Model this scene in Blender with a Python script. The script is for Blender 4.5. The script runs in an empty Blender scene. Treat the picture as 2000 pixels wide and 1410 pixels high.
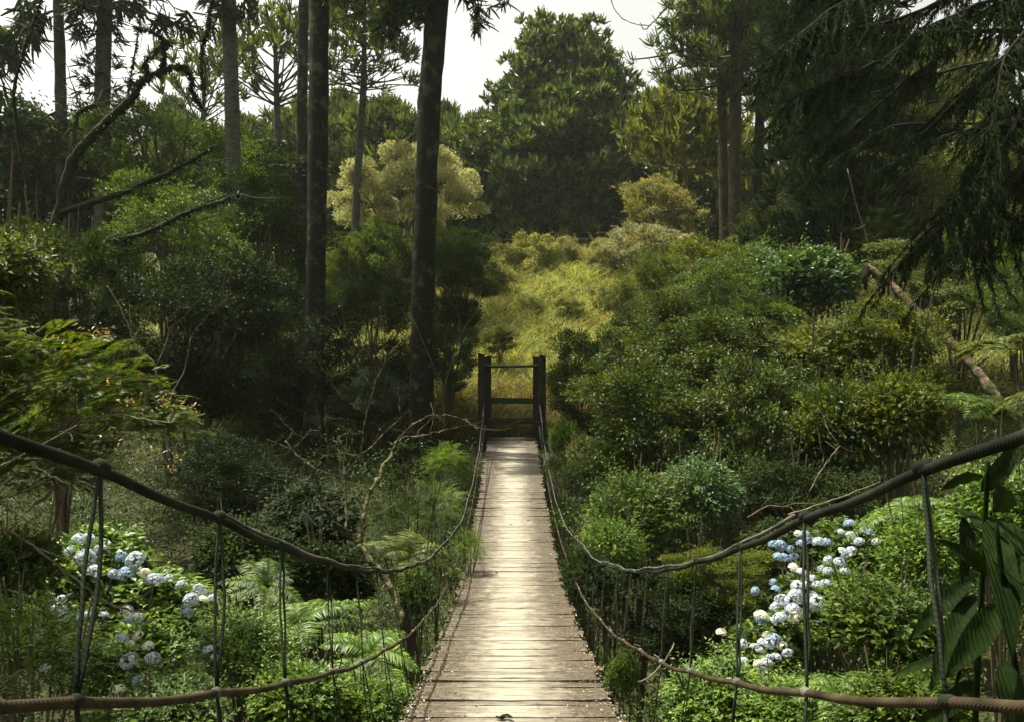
import bpy, math, random
import numpy as np
from mathutils import Vector

scene = bpy.context.scene
COL = scene.collection
F = 1600.0                                    # focal length in photo pixels (photo 2000 wide)

# ------------------------------------------------------------------ camera
cam_data = bpy.data.cameras.new("camera")
cam_data.sensor_width = 36.0
cam_data.lens = 36.0 * F / 2000.0
cam_data.clip_start = 0.05
cam_data.clip_end = 3000.0
cam = bpy.data.objects.new("camera", cam_data)
cam.location = (0, 0, 0)
cam.rotation_euler = (math.radians(90), 0, 0)
COL.objects.link(cam)
scene.camera = cam

# ------------------------------------------------------------------ light
SUN = Vector((-0.34, 0.14, 0.92)).normalized()
world = bpy.data.worlds.new("World")
scene.world = world
world.use_nodes = True
wn = world.node_tree.nodes
wl = world.node_tree.links
bg = wn["Background"]
sky = wn.new("ShaderNodeTexSky")
sky.sky_type = 'NISHITA'
sky.sun_disc = False
sky.sun_elevation = math.asin(SUN.z)
sky.sun_rotation = math.atan2(SUN.x, SUN.y)
sky.air_density = 1.0
sky.dust_density = 6.0
sky.ozone_density = 1.0
hs = wn.new("ShaderNodeHueSaturation")        # thin bright overcast: almost colourless
hs.inputs["Saturation"].default_value = 0.12
hs.inputs["Value"].default_value = 1.0
tint = wn.new("ShaderNodeMixRGB")
tint.blend_type = 'MULTIPLY'
tint.inputs[0].default_value = 1.0
tint.inputs[2].default_value = (1.0, 1.0, 0.91, 1)
wl.new(sky.outputs[0], hs.inputs["Color"])
wl.new(hs.outputs[0], tint.inputs[1])
wl.new(tint.outputs[0], bg.inputs["Color"])
bg.inputs["Strength"].default_value = 0.108
sun_data = bpy.data.lights.new("sun", 'SUN')
sun_data.energy = 5.0
sun_data.angle = math.radians(0.5)
sun_data.color = (1.0, 0.965, 0.84)
sun = bpy.data.objects.new("sun", sun_data)
sun.rotation_euler = SUN.to_track_quat('Z', 'Y').to_euler()
COL.objects.link(sun)
scene.view_settings.view_transform = 'Standard'
scene.view_settings.look = 'None'
scene.view_settings.exposure = 1.26
scene.view_settings.gamma = 1.0
scene.cycles.max_bounces = 6
scene.cycles.diffuse_bounces = 3
scene.cycles.glossy_bounces = 2
scene.cycles.transmission_bounces = 4

# ------------------------------------------------------------------ helpers
def at(u, v, Y):
    return np.array([(u - 1000.0) * Y / F, Y, -(v - 705.0) * Y / F])

def unit(a):
    a = np.asarray(a, float)
    return a / np.maximum(np.linalg.norm(a, axis=-1, keepdims=True), 1e-9)

class Geo:
    def __init__(s):
        s.v, s.q, s.t, s.n = [], [], [], 0
    def add(s, V, Q=None, T=None):
        V = np.asarray(V, np.float32).reshape(-1, 3)
        if Q is not None and len(Q): s.q.append(np.asarray(Q, np.int64).reshape(-1, 4) + s.n)
        if T is not None and len(T): s.t.append(np.asarray(T, np.int64).reshape(-1, 3) + s.n)
        s.v.append(V); s.n += len(V)
    def mesh(s, name, smooth=False):
        me = bpy.data.meshes.new(name)
        V = np.concatenate(s.v) if s.v else np.zeros((0, 3), np.float32)
        Q = np.concatenate(s.q) if s.q else np.zeros((0, 4), np.int64)
        T = np.concatenate(s.t) if s.t else np.zeros((0, 3), np.int64)
        idx = np.concatenate([Q.ravel(), T.ravel()]).astype(np.int32)
        me.vertices.add(len(V)); me.vertices.foreach_set("co", V.ravel())
        me.loops.add(len(idx)); me.loops.foreach_set("vertex_index", idx)
        nq, nt = len(Q), len(T)
        me.polygons.add(nq + nt)
        st = np.concatenate([np.arange(nq) * 4, nq * 4 + np.arange(nt) * 3]).astype(np.int32)
        me.polygons.foreach_set("loop_start", st)
        me.polygons.foreach_set("use_smooth", np.full(nq + nt, smooth))
        me.update(calc_edges=True)
        return me
    # --- shapes
    def tube(s, P, R, k=7):
        P = np.asarray(P, float); n = len(P)
        R = np.full(n, R, float) if np.isscalar(R) else np.asarray(R, float)
        T = unit(np.gradient(P, axis=0))
        ref = np.array([0, 0, 1.0]) if abs(T[:, 2]).mean() < 0.8 else np.array([1.0, 0, 0])
        A = unit(np.cross(T, ref)); B = np.cross(T, A)
        a = np.arange(k) * 2 * np.pi / k
        V = P[:, None] + R[:, None, None] * (np.cos(a)[None, :, None] * A[:, None] + np.sin(a)[None, :, None] * B[:, None])
        i = np.arange(n - 1)[:, None] * k; j = np.arange(k)[None]; j2 = (j + 1) % k
        Q = np.stack([i + j, i + j2, i + k + j2, i + k + j], -1)
        V = V.reshape(-1, 3)
        V = np.concatenate([V, P[:1], P[-1:]])
        c0, c1 = n * k, n * k + 1
        jj = np.arange(k)
        T3 = np.concatenate([np.stack([np.full(k, c0), (jj + 1) % k, jj], 1),
                             np.stack([np.full(k, c1), (n - 1) * k + jj, (n - 1) * k + (jj + 1) % k], 1)])
        s.add(V, Q.reshape(-1, 4), T3)
    def box(s, c, h, rz=0.0, ry=0.0, jit=0.0, rng=None):
        c = np.asarray(c, float); h = np.asarray(h, float)
        V = np.array([[x, y, z] for x in (-1, 1) for y in (-1, 1) for z in (-1, 1)], float) * h
        if jit and rng is not None: V = V + rng.normal(0, jit, V.shape)
        cz, sz = math.cos(rz), math.sin(rz); cy, sy = math.cos(ry), math.sin(ry)
        x = V[:, 0] * cy + V[:, 2] * sy; z = -V[:, 0] * sy + V[:, 2] * cy
        V = np.stack([x * cz - V[:, 1] * sz, x * sz + V[:, 1] * cz, z], 1) + c
        s.add(V, [[0, 1, 3, 2], [4, 6, 7, 5], [0, 4, 5, 1], [2, 3, 7, 6], [0, 2, 6, 4], [1, 5, 7, 3]])
    def leaves(s, P, D, N, L, W, fold=0.25, droop=0.1):
        P = np.asarray(P, float); n = len(P)
        D = unit(D); S = unit(np.cross(D, N)); U = np.cross(S, D)
        L = np.broadcast_to(np.asarray(L, float), (n,))[:, None]; W = np.broadcast_to(np.asarray(W, float), (n,))[:, None]
        m = P + D * L * 0.45
        V = np.stack([P, m - S * W / 2 + U * W * fold, P + D * L - U * L * droop, m + S * W / 2 + U * W * fold, m], 1)
        b = np.arange(n)[:, None] * 5
        Q = np.concatenate([b + [0, 4, 2, 1], b + [0, 3, 2, 4]])
        s.add(V, Q)
    def ribbons(s, P, D, C, L, W, seg=3, rng=None, taper=0.75):
        P = np.asarray(P, float); n = len(P); D = unit(D)
        S = unit(np.cross(D, rng.normal(size=(n, 3))))
        L = np.broadcast_to(np.asarray(L, float), (n,)); W = np.broadcast_to(np.asarray(W, float), (n,))
        t = np.linspace(0, 1, seg + 1)
        X = P[:, None] + D[:, None] * (L[:, None] * t)[..., None] + np.asarray(C)[:, None] * (L[:, None] * t ** 2)[..., None]
        w = (W[:, None] * (0.6 + 0.8 * t - (0.6 + 0.8) * taper * t ** 2))[..., None] / 2
        V = np.stack([X - S[:, None] * w, X + S[:, None] * w], 2)
        b = np.arange(n)[:, None, None] * (2 * (seg + 1)); k = np.arange(seg)[None, :, None] * 2
        Q = b + k + np.array([0, 1, 3, 2])[None, None]
        s.add(V, Q.reshape(-1, 4))

def link(name, me, mat=None, parent=None, smooth=None):
    o = bpy.data.objects.new(name, me)
    COL.objects.link(o)
    if mat is not None:
        if not me.materials: me.materials.append(mat)
        o.material_slots[0].link = 'OBJECT'
        o.material_slots[0].material = mat
    if parent is not None: o.parent = parent
    return o

def tag(o, label=None, cat=None, group=None, kind=None):
    if label: o["label"] = label
    if cat: o["category"] = cat
    if group: o["group"] = group
    if kind: o["kind"] = kind
    return o

def thing(name, label, cat, loc=(0, 0, 0), group=None):
    o = bpy.data.objects.new(name, None)
    o.empty_display_size = 0.2
    o.location = tuple(float(a) for a in loc)
    COL.objects.link(o)
    return tag(o, label, cat, group)

# ------------------------------------------------------------------ materials
def new_mat(name):
    m = bpy.data.materials.new(name); m.use_nodes = True
    nt = m.node_tree; nt.nodes.clear()
    out = nt.nodes.new("ShaderNodeOutputMaterial")
    return m, nt, out

def ramp(nt, stops):
    r = nt.nodes.new("ShaderNodeValToRGB")
    e = r.color_ramp.elements
    while len(e) < len(stops): e.new(0.5)
    for i, (p, c) in enumerate(stops):
        e[i].position = p; e[i].color = (*c, 1)
    return r

def leaf_mat(name, c, var=0.62, trans=0.35, rough=0.42, spec=0.5, accent=None, af=0.04, tr_tint=(1.25, 1.15, 0.5)):
    m, nt, out = new_mat(name); N = nt.nodes; Lk = nt.links
    g = N.new("ShaderNodeNewGeometry")
    c = np.array(c); lo = c * (1 - var); hi = c * (1 + var) * np.array([1.12, 1.0, 0.85])
    st = [(0.0, lo), (0.5, c), (0.95, hi)]
    if accent is not None: st = [(0.0, lo), (0.45, c), (1 - af - 0.01, hi), (1 - af, accent)]
    r = ramp(nt, st)
    Lk.new(g.outputs["Random Per Island"], r.inputs[0])
    tc = N.new("ShaderNodeTexCoord"); nz = N.new("ShaderNodeTexNoise")
    nz.inputs["Scale"].default_value = 2.2; nz.inputs["Detail"].default_value = 2
    Lk.new(tc.outputs["Object"], nz.inputs["Vector"])
    r2 = ramp(nt, [(0.35, (0.74, 0.80, 0.78)), (0.65, (1.28, 1.16, 0.85))])
    Lk.new(nz.outputs[0], r2.inputs[0])
    mx = N.new("ShaderNodeMixRGB"); mx.blend_type = 'MULTIPLY'; mx.inputs[0].default_value = 1
    Lk.new(r.outputs[0], mx.inputs[1]); Lk.new(r2.outputs[0], mx.inputs[2])
    p = N.new("ShaderNodeBsdfPrincipled")
    p.inputs["Roughness"].default_value = rough
    p.inputs["Specular IOR Level"].default_value = spec
    Lk.new(mx.outputs[0], p.inputs["Base Color"])
    t = N.new("ShaderNodeBsdfTranslucent")
    mt = N.new("ShaderNodeMixRGB"); mt.blend_type = 'MULTIPLY'; mt.inputs[0].default_value = 1
    mt.inputs[2].default_value = (*tr_tint, 1)
    Lk.new(mx.outputs[0], mt.inputs[1]); Lk.new(mt.outputs[0], t.inputs[0])
    ms = N.new("ShaderNodeMixShader"); ms.inputs[0].default_value = trans
    Lk.new(p.outputs[0], ms.inputs[1]); Lk.new(t.outputs[0], ms.inputs[2])
    Lk.new(ms.outputs[0], out.inputs[0])
    return m

def bark_mat(name, c1, c2, scale=6.0, stretch=(1, 1, 0.25), lichen=None, bump=0.6, lich_at=0.6):
    m, nt, out = new_mat(name); N = nt.nodes; Lk = nt.links
    tc = N.new("ShaderNodeTexCoord"); mp = N.new("ShaderNodeMapping")
    mp.inputs["Scale"].default_value = stretch
    Lk.new(tc.outputs["Object"], mp.inputs[0])
    nz = N.new("ShaderNodeTexNoise"); nz.inputs["Scale"].default_value = scale; nz.inputs["Detail"].default_value = 6
    nz.inputs["Roughness"].default_value = 0.65
    Lk.new(mp.outputs[0], nz.inputs["Vector"])
    r = ramp(nt, [(0.35, c1), (0.65, c2)]); Lk.new(nz.outputs[0], r.inputs[0])
    col = r.outputs[0]
    if lichen is not None:
        n2 = N.new("ShaderNodeTexNoise"); n2.inputs["Scale"].default_value = scale * 0.6; n2.inputs["Detail"].default_value = 5
        Lk.new(tc.outputs["Object"], n2.inputs["Vector"])
        r2 = ramp(nt, [(lich_at - 0.05, (0, 0, 0)), (lich_at + 0.05, (1, 1, 1))]); Lk.new(n2.outputs[0], r2.inputs[0])
        mx = N.new("ShaderNodeMixRGB"); Lk.new(r2.outputs[0], mx.inputs[0]); Lk.new(col, mx.inputs[1]); mx.inputs[2].default_value = (*lichen, 1)
        col = mx.outputs[0]
    p = N.new("ShaderNodeBsdfPrincipled"); p.inputs["Roughness"].default_value = 0.85; p.inputs["Specular IOR Level"].default_value = 0.06
    Lk.new(col, p.inputs["Base Color"])
    b = N.new("ShaderNodeBump"); b.inputs["Strength"].default_value = bump; b.inputs["Distance"].default_value = 0.06
    Lk.new(nz.outputs[0], b.inputs["Height"]); Lk.new(b.outputs[0], p.inputs["Normal"])
    Lk.new(p.outputs[0], out.inputs[0])
    return m

M = {}
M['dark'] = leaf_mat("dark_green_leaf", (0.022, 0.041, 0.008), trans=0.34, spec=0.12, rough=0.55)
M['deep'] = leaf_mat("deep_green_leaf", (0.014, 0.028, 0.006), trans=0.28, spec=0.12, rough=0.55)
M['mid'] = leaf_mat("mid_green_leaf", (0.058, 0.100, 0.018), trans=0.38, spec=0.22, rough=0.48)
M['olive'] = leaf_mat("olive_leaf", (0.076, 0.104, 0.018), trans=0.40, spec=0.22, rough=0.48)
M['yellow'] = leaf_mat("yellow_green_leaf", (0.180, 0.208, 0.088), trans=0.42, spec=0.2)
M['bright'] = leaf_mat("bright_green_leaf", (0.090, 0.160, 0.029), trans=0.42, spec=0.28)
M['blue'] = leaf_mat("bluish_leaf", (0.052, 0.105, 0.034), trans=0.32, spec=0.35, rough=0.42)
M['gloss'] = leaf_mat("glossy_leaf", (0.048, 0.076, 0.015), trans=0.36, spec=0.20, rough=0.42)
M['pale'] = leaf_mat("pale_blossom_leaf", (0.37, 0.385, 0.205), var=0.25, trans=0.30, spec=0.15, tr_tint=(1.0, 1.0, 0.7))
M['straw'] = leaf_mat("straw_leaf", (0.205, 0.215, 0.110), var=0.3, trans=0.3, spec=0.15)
M['pinna'] = leaf_mat("feathery_leaf", (0.050, 0.086, 0.012), trans=0.40, spec=0.15, accent=(0.22, 0.13, 0.03), af=0.02)
M['tips'] = leaf_mat("orange_young_leaf", (0.26, 0.175, 0.07), var=0.4, trans=0.3)
M['fir'] = leaf_mat("fir_needle", (0.076, 0.114, 0.033), trans=0.28, spec=0.2)
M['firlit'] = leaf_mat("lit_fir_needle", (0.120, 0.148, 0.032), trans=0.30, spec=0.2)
M['cedar'] = leaf_mat("cedar_needle", (0.0095, 0.020, 0.0065), trans=0.28, spec=0.03, rough=0.8)
M['bigleaf'] = leaf_mat("ginger_leaf", (0.0075, 0.0165, 0.0035), var=0.25, trans=0.20, spec=0.05, rough=0.7)  # the plant's shade is put into this darkened leaf colour
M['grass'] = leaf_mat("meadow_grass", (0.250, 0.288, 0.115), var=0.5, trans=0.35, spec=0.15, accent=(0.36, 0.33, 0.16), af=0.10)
M['dryreed'] = leaf_mat("dry_reed", (0.110, 0.092, 0.036), var=0.6, trans=0.3, spec=0.1)
def ribbed(m):
    nt = m.node_tree; N = nt.nodes; Lk = nt.links
    p = [n for n in N if n.type == 'BSDF_PRINCIPLED'][0]
    tc = N.new("ShaderNodeTexCoord"); wv = N.new("ShaderNodeTexWave"); wv.inputs["Scale"].default_value = 26; wv.inputs["Distortion"].default_value = 3.0
    Lk.new(tc.outputs["Object"], wv.inputs["Vector"])
    nz = N.new("ShaderNodeTexNoise"); nz.inputs["Scale"].default_value = 28; nz.inputs["Detail"].default_value = 5; Lk.new(tc.outputs["Object"], nz.inputs["Vector"])
    r = ramp(nt, [(0.35, (0.55, 0.6, 0.5)), (0.55, (1, 1, 1)), (0.70, (1.5, 1.35, 1.0)), (0.76, (2.6, 1.7, 1.1))]); Lk.new(nz.outputs[0], r.inputs[0])
    mx = N.new("ShaderNodeMixRGB"); mx.blend_type = 'MULTIPLY'; mx.inputs[0].default_value = 1
    src = p.inputs["Base Color"].links[0].from_socket
    Lk.new(src, mx.inputs[1]); Lk.new(r.outputs[0], mx.inputs[2]); Lk.new(mx.outputs[0], p.inputs["Base Color"])
    b = N.new("ShaderNodeBump"); b.inputs["Strength"].default_value = 0.5; b.inputs["Distance"].default_value = 0.004
    Lk.new(wv.outputs[1], b.inputs["Height"]); Lk.new(b.outputs[0], p.inputs["Normal"])
ribbed(M['bigleaf'])
M['cover'] = leaf_mat("undergrowth_leaf", (0.030, 0.056, 0.010), trans=0.32, spec=0.18)
M['cedarbark'] = bark_mat("cedar_bark", (0.008, 0.007, 0.005), (0.02, 0.017, 0.011), scale=5)
M['bark'] = bark_mat("dark_trunk_bark", (0.006, 0.006, 0.004), (0.018, 0.016, 0.009), scale=5, stretch=(1, 1, 2.2), lichen=(0.045, 0.050, 0.026), lich_at=0.60)
M['barkgrey'] = bark_mat("grey_trunk_bark", (0.036, 0.041, 0.030), (0.085, 0.090, 0.066), scale=4, stretch=(1, 1, 1.8), lichen=(0.08, 0.09, 0.06))
M['barkbrown'] = bark_mat("brown_trunk_bark", (0.022, 0.017, 0.010), (0.060, 0.045, 0.026), scale=4, stretch=(1, 1, 0.5))
M['twig'] = bark_mat("twig_bark", (0.05, 0.04, 0.022), (0.12, 0.10, 0.06), scale=14)
M['lichen'] = bark_mat("lichen_bark", (0.026, 0.020, 0.010), (0.065, 0.050, 0.024), scale=22, stretch=(1, 1, 1), lichen=(0.13, 0.125, 0.06), lich_at=0.5, bump=1.0)
M['palebranch'] = bark_mat("pale_dead_branch", (0.085, 0.066, 0.04), (0.22, 0.18, 0.115), scale=20)
M['moss'] = bark_mat("mossy_bark", (0.02, 0.022, 0.010), (0.04, 0.045, 0.018), scale=8, stretch=(1, 1, 1))
M['soil'] = bark_mat("forest_soil", (0.020, 0.018, 0.008), (0.045, 0.05, 0.018), scale=1.4, stretch=(1, 1, 1))
M['post'] = bark_mat("weathered_post_wood", (0.014, 0.013, 0.010), (0.035, 0.030, 0.022), scale=9, stretch=(3, 3, 0.3))
M['rail'] = bark_mat("mossy_rail_wood", (0.014, 0.026, 0.014), (0.032, 0.045, 0.025), scale=9, stretch=(0.3, 3, 3))

def rope_mat(name, c1, c2, scale=90, twist=True):
    m, nt, out = new_mat(name); N = nt.nodes; Lk = nt.links
    tc = N.new("ShaderNodeTexCoord")
    nz = N.new("ShaderNodeTexNoise"); nz.inputs["Scale"].default_value = 7; nz.inputs["Detail"].default_value = 5
    Lk.new(tc.outputs["Object"], nz.inputs["Vector"])
    r = ramp(nt, [(0.35, c1), (0.65, c2)]); Lk.new(nz.outputs[0], r.inputs[0])
    wv = N.new("ShaderNodeTexWave"); wv.inputs["Scale"].default_value = scale; wv.bands_direction = 'DIAGONAL'
    Lk.new(tc.outputs["Object"], wv.inputs["Vector"])
    p = N.new("ShaderNodeBsdfPrincipled"); p.inputs["Roughness"].default_value = 0.9; p.inputs["Specular IOR Level"].default_value = 0.08
    Lk.new(r.outputs[0], p.inputs["Base Color"])
    b = N.new("ShaderNodeBump"); b.inputs["Strength"].default_value = 0.4; b.inputs["Distance"].default_value = 0.002
    Lk.new(wv.outputs[1], b.inputs["Height"]); Lk.new(b.outputs[0], p.inputs["Normal"])
    Lk.new(p.outputs[0], out.inputs[0])
    return m
M['cable'] = rope_mat("grey_steel_cable", (0.006, 0.0085, 0.0045), (0.021, 0.023, 0.014))
M['rust'] = rope_mat("rusty_lower_cable", (0.015, 0.0115, 0.0065), (0.052, 0.038, 0.021))
M['hanger'] = rope_mat("grey_green_hanger", (0.006, 0.009, 0.0045), (0.021, 0.026, 0.015), scale=40)
M['tie'] = rope_mat("weathered_tie", (0.04, 0.042, 0.034), (0.12, 0.115, 0.095))
M['wire'] = rope_mat("pale_wire", (0.14, 0.15, 0.12), (0.26, 0.27, 0.22))

def deck_mat():
    m, nt, out = new_mat("weathered_deck_wood"); N = nt.nodes; Lk = nt.links
    tc = N.new("ShaderNodeTexCoord"); g = N.new("ShaderNodeNewGeometry")
    mp = N.new("ShaderNodeMapping"); mp.inputs["Scale"].default_value = (1.3, 42, 42)
    Lk.new(tc.outputs["Object"], mp.inputs[0])
    nz = N.new("ShaderNodeTexNoise"); nz.inputs["Scale"].default_value = 2.5; nz.inputs["Detail"].default_value = 7; nz.inputs["Roughness"].default_value = 0.7
    Lk.new(mp.outputs[0], nz.inputs["Vector"])
    r = ramp(nt, [(0.30, (0.075, 0.064, 0.045)), (0.48, (0.235, 0.21, 0.16)), (0.68, (0.39, 0.365, 0.30))])
    Lk.new(nz.outputs[0], r.inputs[0])
    rp = ramp(nt, [(0, (0.55, 0.53, 0.48)), (0.25, (0.85, 0.83, 0.78)), (0.75, (1.0, 0.98, 0.92)), (1, (1.22, 1.18, 1.08))])
    Lk.new(g.outputs["Random Per Island"], rp.inputs[0])
    mx = N.new("ShaderNodeMixRGB"); mx.blend_type = 'MULTIPLY'; mx.inputs[0].default_value = 1
    Lk.new(r.outputs[0], mx.inputs[1]); Lk.new(rp.outputs[0], mx.inputs[2])
    # dirt plus painted edge shade: untrodden plank ends soiled with an uneven border
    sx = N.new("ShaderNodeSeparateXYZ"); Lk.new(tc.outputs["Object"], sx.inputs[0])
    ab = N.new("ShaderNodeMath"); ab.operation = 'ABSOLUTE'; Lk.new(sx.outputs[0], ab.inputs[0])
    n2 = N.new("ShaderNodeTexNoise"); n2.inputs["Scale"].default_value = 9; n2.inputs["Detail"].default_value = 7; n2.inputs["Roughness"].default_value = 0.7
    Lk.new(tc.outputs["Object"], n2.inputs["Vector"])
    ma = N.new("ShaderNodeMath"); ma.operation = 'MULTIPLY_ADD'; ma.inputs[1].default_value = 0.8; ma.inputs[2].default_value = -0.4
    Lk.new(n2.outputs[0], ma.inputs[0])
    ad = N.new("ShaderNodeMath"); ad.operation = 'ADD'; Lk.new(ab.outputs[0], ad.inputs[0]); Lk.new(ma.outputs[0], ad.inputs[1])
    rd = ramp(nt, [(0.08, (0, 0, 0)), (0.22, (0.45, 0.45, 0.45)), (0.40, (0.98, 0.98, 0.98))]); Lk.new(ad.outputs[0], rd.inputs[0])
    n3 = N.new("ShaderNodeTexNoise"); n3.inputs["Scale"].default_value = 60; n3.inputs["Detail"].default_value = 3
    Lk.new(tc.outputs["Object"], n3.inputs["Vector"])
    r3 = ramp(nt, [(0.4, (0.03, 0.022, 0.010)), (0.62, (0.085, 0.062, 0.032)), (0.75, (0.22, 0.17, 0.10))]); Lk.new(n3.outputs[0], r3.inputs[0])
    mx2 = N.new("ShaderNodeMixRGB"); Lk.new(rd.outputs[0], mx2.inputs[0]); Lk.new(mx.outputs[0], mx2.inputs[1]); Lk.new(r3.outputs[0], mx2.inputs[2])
    p = N.new("ShaderNodeBsdfPrincipled"); p.inputs["Roughness"].default_value = 0.5; p.inputs["Specular IOR Level"].default_value = 0.5
    Lk.new(mx2.outputs[0], p.inputs["Base Color"])
    b = N.new("ShaderNodeBump"); b.inputs["Strength"].default_value = 0.7; b.inputs["Distance"].default_value = 0.006
    Lk.new(nz.outputs[0], b.inputs["Height"]); Lk.new(b.outputs[0], p.inputs["Normal"])
    Lk.new(p.outputs[0], out.inputs[0])
    return m
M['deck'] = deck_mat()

def petal_mat(name, lo, hi):
    m, nt, out = new_mat(name); N = nt.nodes; Lk = nt.links
    g = N.new("ShaderNodeNewGeometry"); r = ramp(nt, [(0, lo), (1, hi)])
    Lk.new(g.outputs["Random Per Island"], r.inputs[0])
    p = N.new("ShaderNodeBsdfPrincipled"); p.inputs["Roughness"].default_value = 0.7
    t = N.new("ShaderNodeBsdfTranslucent"); ms = N.new("ShaderNodeMixShader"); ms.inputs[0].default_value = 0.25
    Lk.new(r.outputs[0], p.inputs["Base Color"]); Lk.new(r.outputs[0], t.inputs[0])
    Lk.new(p.outputs[0], ms.inputs[1]); Lk.new(t.outputs[0], ms.inputs[2]); Lk.new(ms.outputs[0], out.inputs[0])
    return m
M['petal_white'] = petal_mat("white_petal", (0.30, 0.35, 0.40), (0.56, 0.60, 0.60))
M['petal_blue_shade'] = petal_mat("blue_shade_petal", (0.14, 0.22, 0.32), (0.32, 0.42, 0.52))  # bluish shade of the shadowed heads painted into the pale petals
M['petal_cream'] = petal_mat("cream_petal", (0.62, 0.60, 0.40), (0.80, 0.78, 0.62))

# ------------------------------------------------------------------ terrain
_ty = [-30, 0, 2, 5, 9, 14, 18, 20.6, 21.6, 24, 48, 60, 90, 160, 400]
_tz = [-1.6, -1.95, -2.6, -3.7, -4.8, -5.0, -3.9, -2.75, -2.3, -2.05, 6.1, 7.2, 8.5, 11, 16]
def H(x, y):
    x = np.asarray(x, float); y = np.asarray(y, float)
    z = np.interp(y, _ty, _tz)
    side = np.clip(np.abs(x) - 3.0, 0, 14)
    z = z + 0.16 * side * np.clip((20 - y) / 10, 0, 1)
    z = z + 0.14 * np.sin(x * 0.9 + 1.3) * np.sin(y * 0.7) + 0.08 * np.sin(x * 2.1 + y * 1.7)
    return z

def build_terrain():
    xs = np.concatenate([np.linspace(-400, -40, 19), np.linspace(-38, 38, 96), np.linspace(40, 400, 19)])
    ys = np.concatenate([np.linspace(-30, 60, 120), np.linspace(62, 400, 40)])
    X, Y = np.meshgrid(xs, ys)
    V = np.stack([X, Y, H(X, Y)], -1).reshape(-1, 3)
    nx, ny = len(xs), len(ys)
    i = np.arange(ny - 1)[:, None] * nx + np.arange(nx - 1)[None]
    Q = np.stack([i, i + 1, i + nx + 1, i + nx], -1).reshape(-1, 4)
    g = Geo(); g.add(V, Q)
    tag(link("ground", g.mesh("ground", True), M['soil']), kind="structure")
build_terrain()

# ------------------------------------------------------------------ bridge
_dy = np.array([0.2, 2.5, 4.5, 5.3, 6.6, 8.0, 10.0, 12.0, 14.0, 17.0, 19.5, 21.7])
_dz = np.array([-1.45, -1.68, -2.00, -2.15, -2.36, -2.54, -2.69, -2.74, -2.66, -2.42, -2.25, -2.10])
_dp = np.polyfit(_dy, _dz, 5)
def deck_z(y): return np.polyval(_dp, y)
HALF = 0.625

_up = [(-0.80, 0.35, 0.18), (-0.80, 1.276, -0.104), (-0.80, 1.594, -0.209), (-0.80, 2.196, -0.412), (-0.80, 2.89, -0.659), (-0.80, 3.53, -0.86),
       (-0.80, 4.22, -1.07), (-0.80, 5.49, -1.407), (-0.77, 7.5, -1.83), (-0.70, 10.9, -2.2), (-0.69, 12.7, -2.2), (-0.69, 14.7, -2.11),
       (-0.69, 16.9, -1.9), (-0.71, 19.3, -1.55), (-0.725, 21.35, -1.12)]
_lo = [(-0.72, 0.35, -0.12), (-0.72, 1.15, -0.478), (-0.72, 1.367, -0.568), (-0.72, 1.91, -0.776), (-0.72, 2.6, -1.02), (-0.72, 3.8, -1.41), (-0.71, 5.67, -1.896),
       (-0.70, 7.83, -2.30), (-0.68, 9.5, -2.42), (-0.66, 11.2, -2.44), (-0.655, 12.95, -2.39), (-0.65, 14.2, -2.29), (-0.655, 15.8, -2.13), (-0.68, 18.3, -1.95), (-0.70, 21.35, -1.66)]
def curve_fn(pts):
    P = np.array(pts)
    yy = P[:, 1]
    def smooth(t):
        # monotone-ish smoothing: average of shifted linear interpolation
        acc = 0
        for k, w in ((-0.5, 1), (-0.25, 2), (0, 3), (0.25, 2), (0.5, 1)):
            s = np.clip(t + k * np.clip(t * 0.12, 0.08, 1.2), yy[0], yy[-1])
            acc = acc + w * np.stack([np.interp(s, yy, P[:, 0]), t * 0, np.interp(s, yy, P[:, 2])], -1)
        acc = acc / 9; acc[..., 1] = t
        return acc
    return smooth
UP, LO = curve_fn(_up), curve_fn(_lo)

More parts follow.
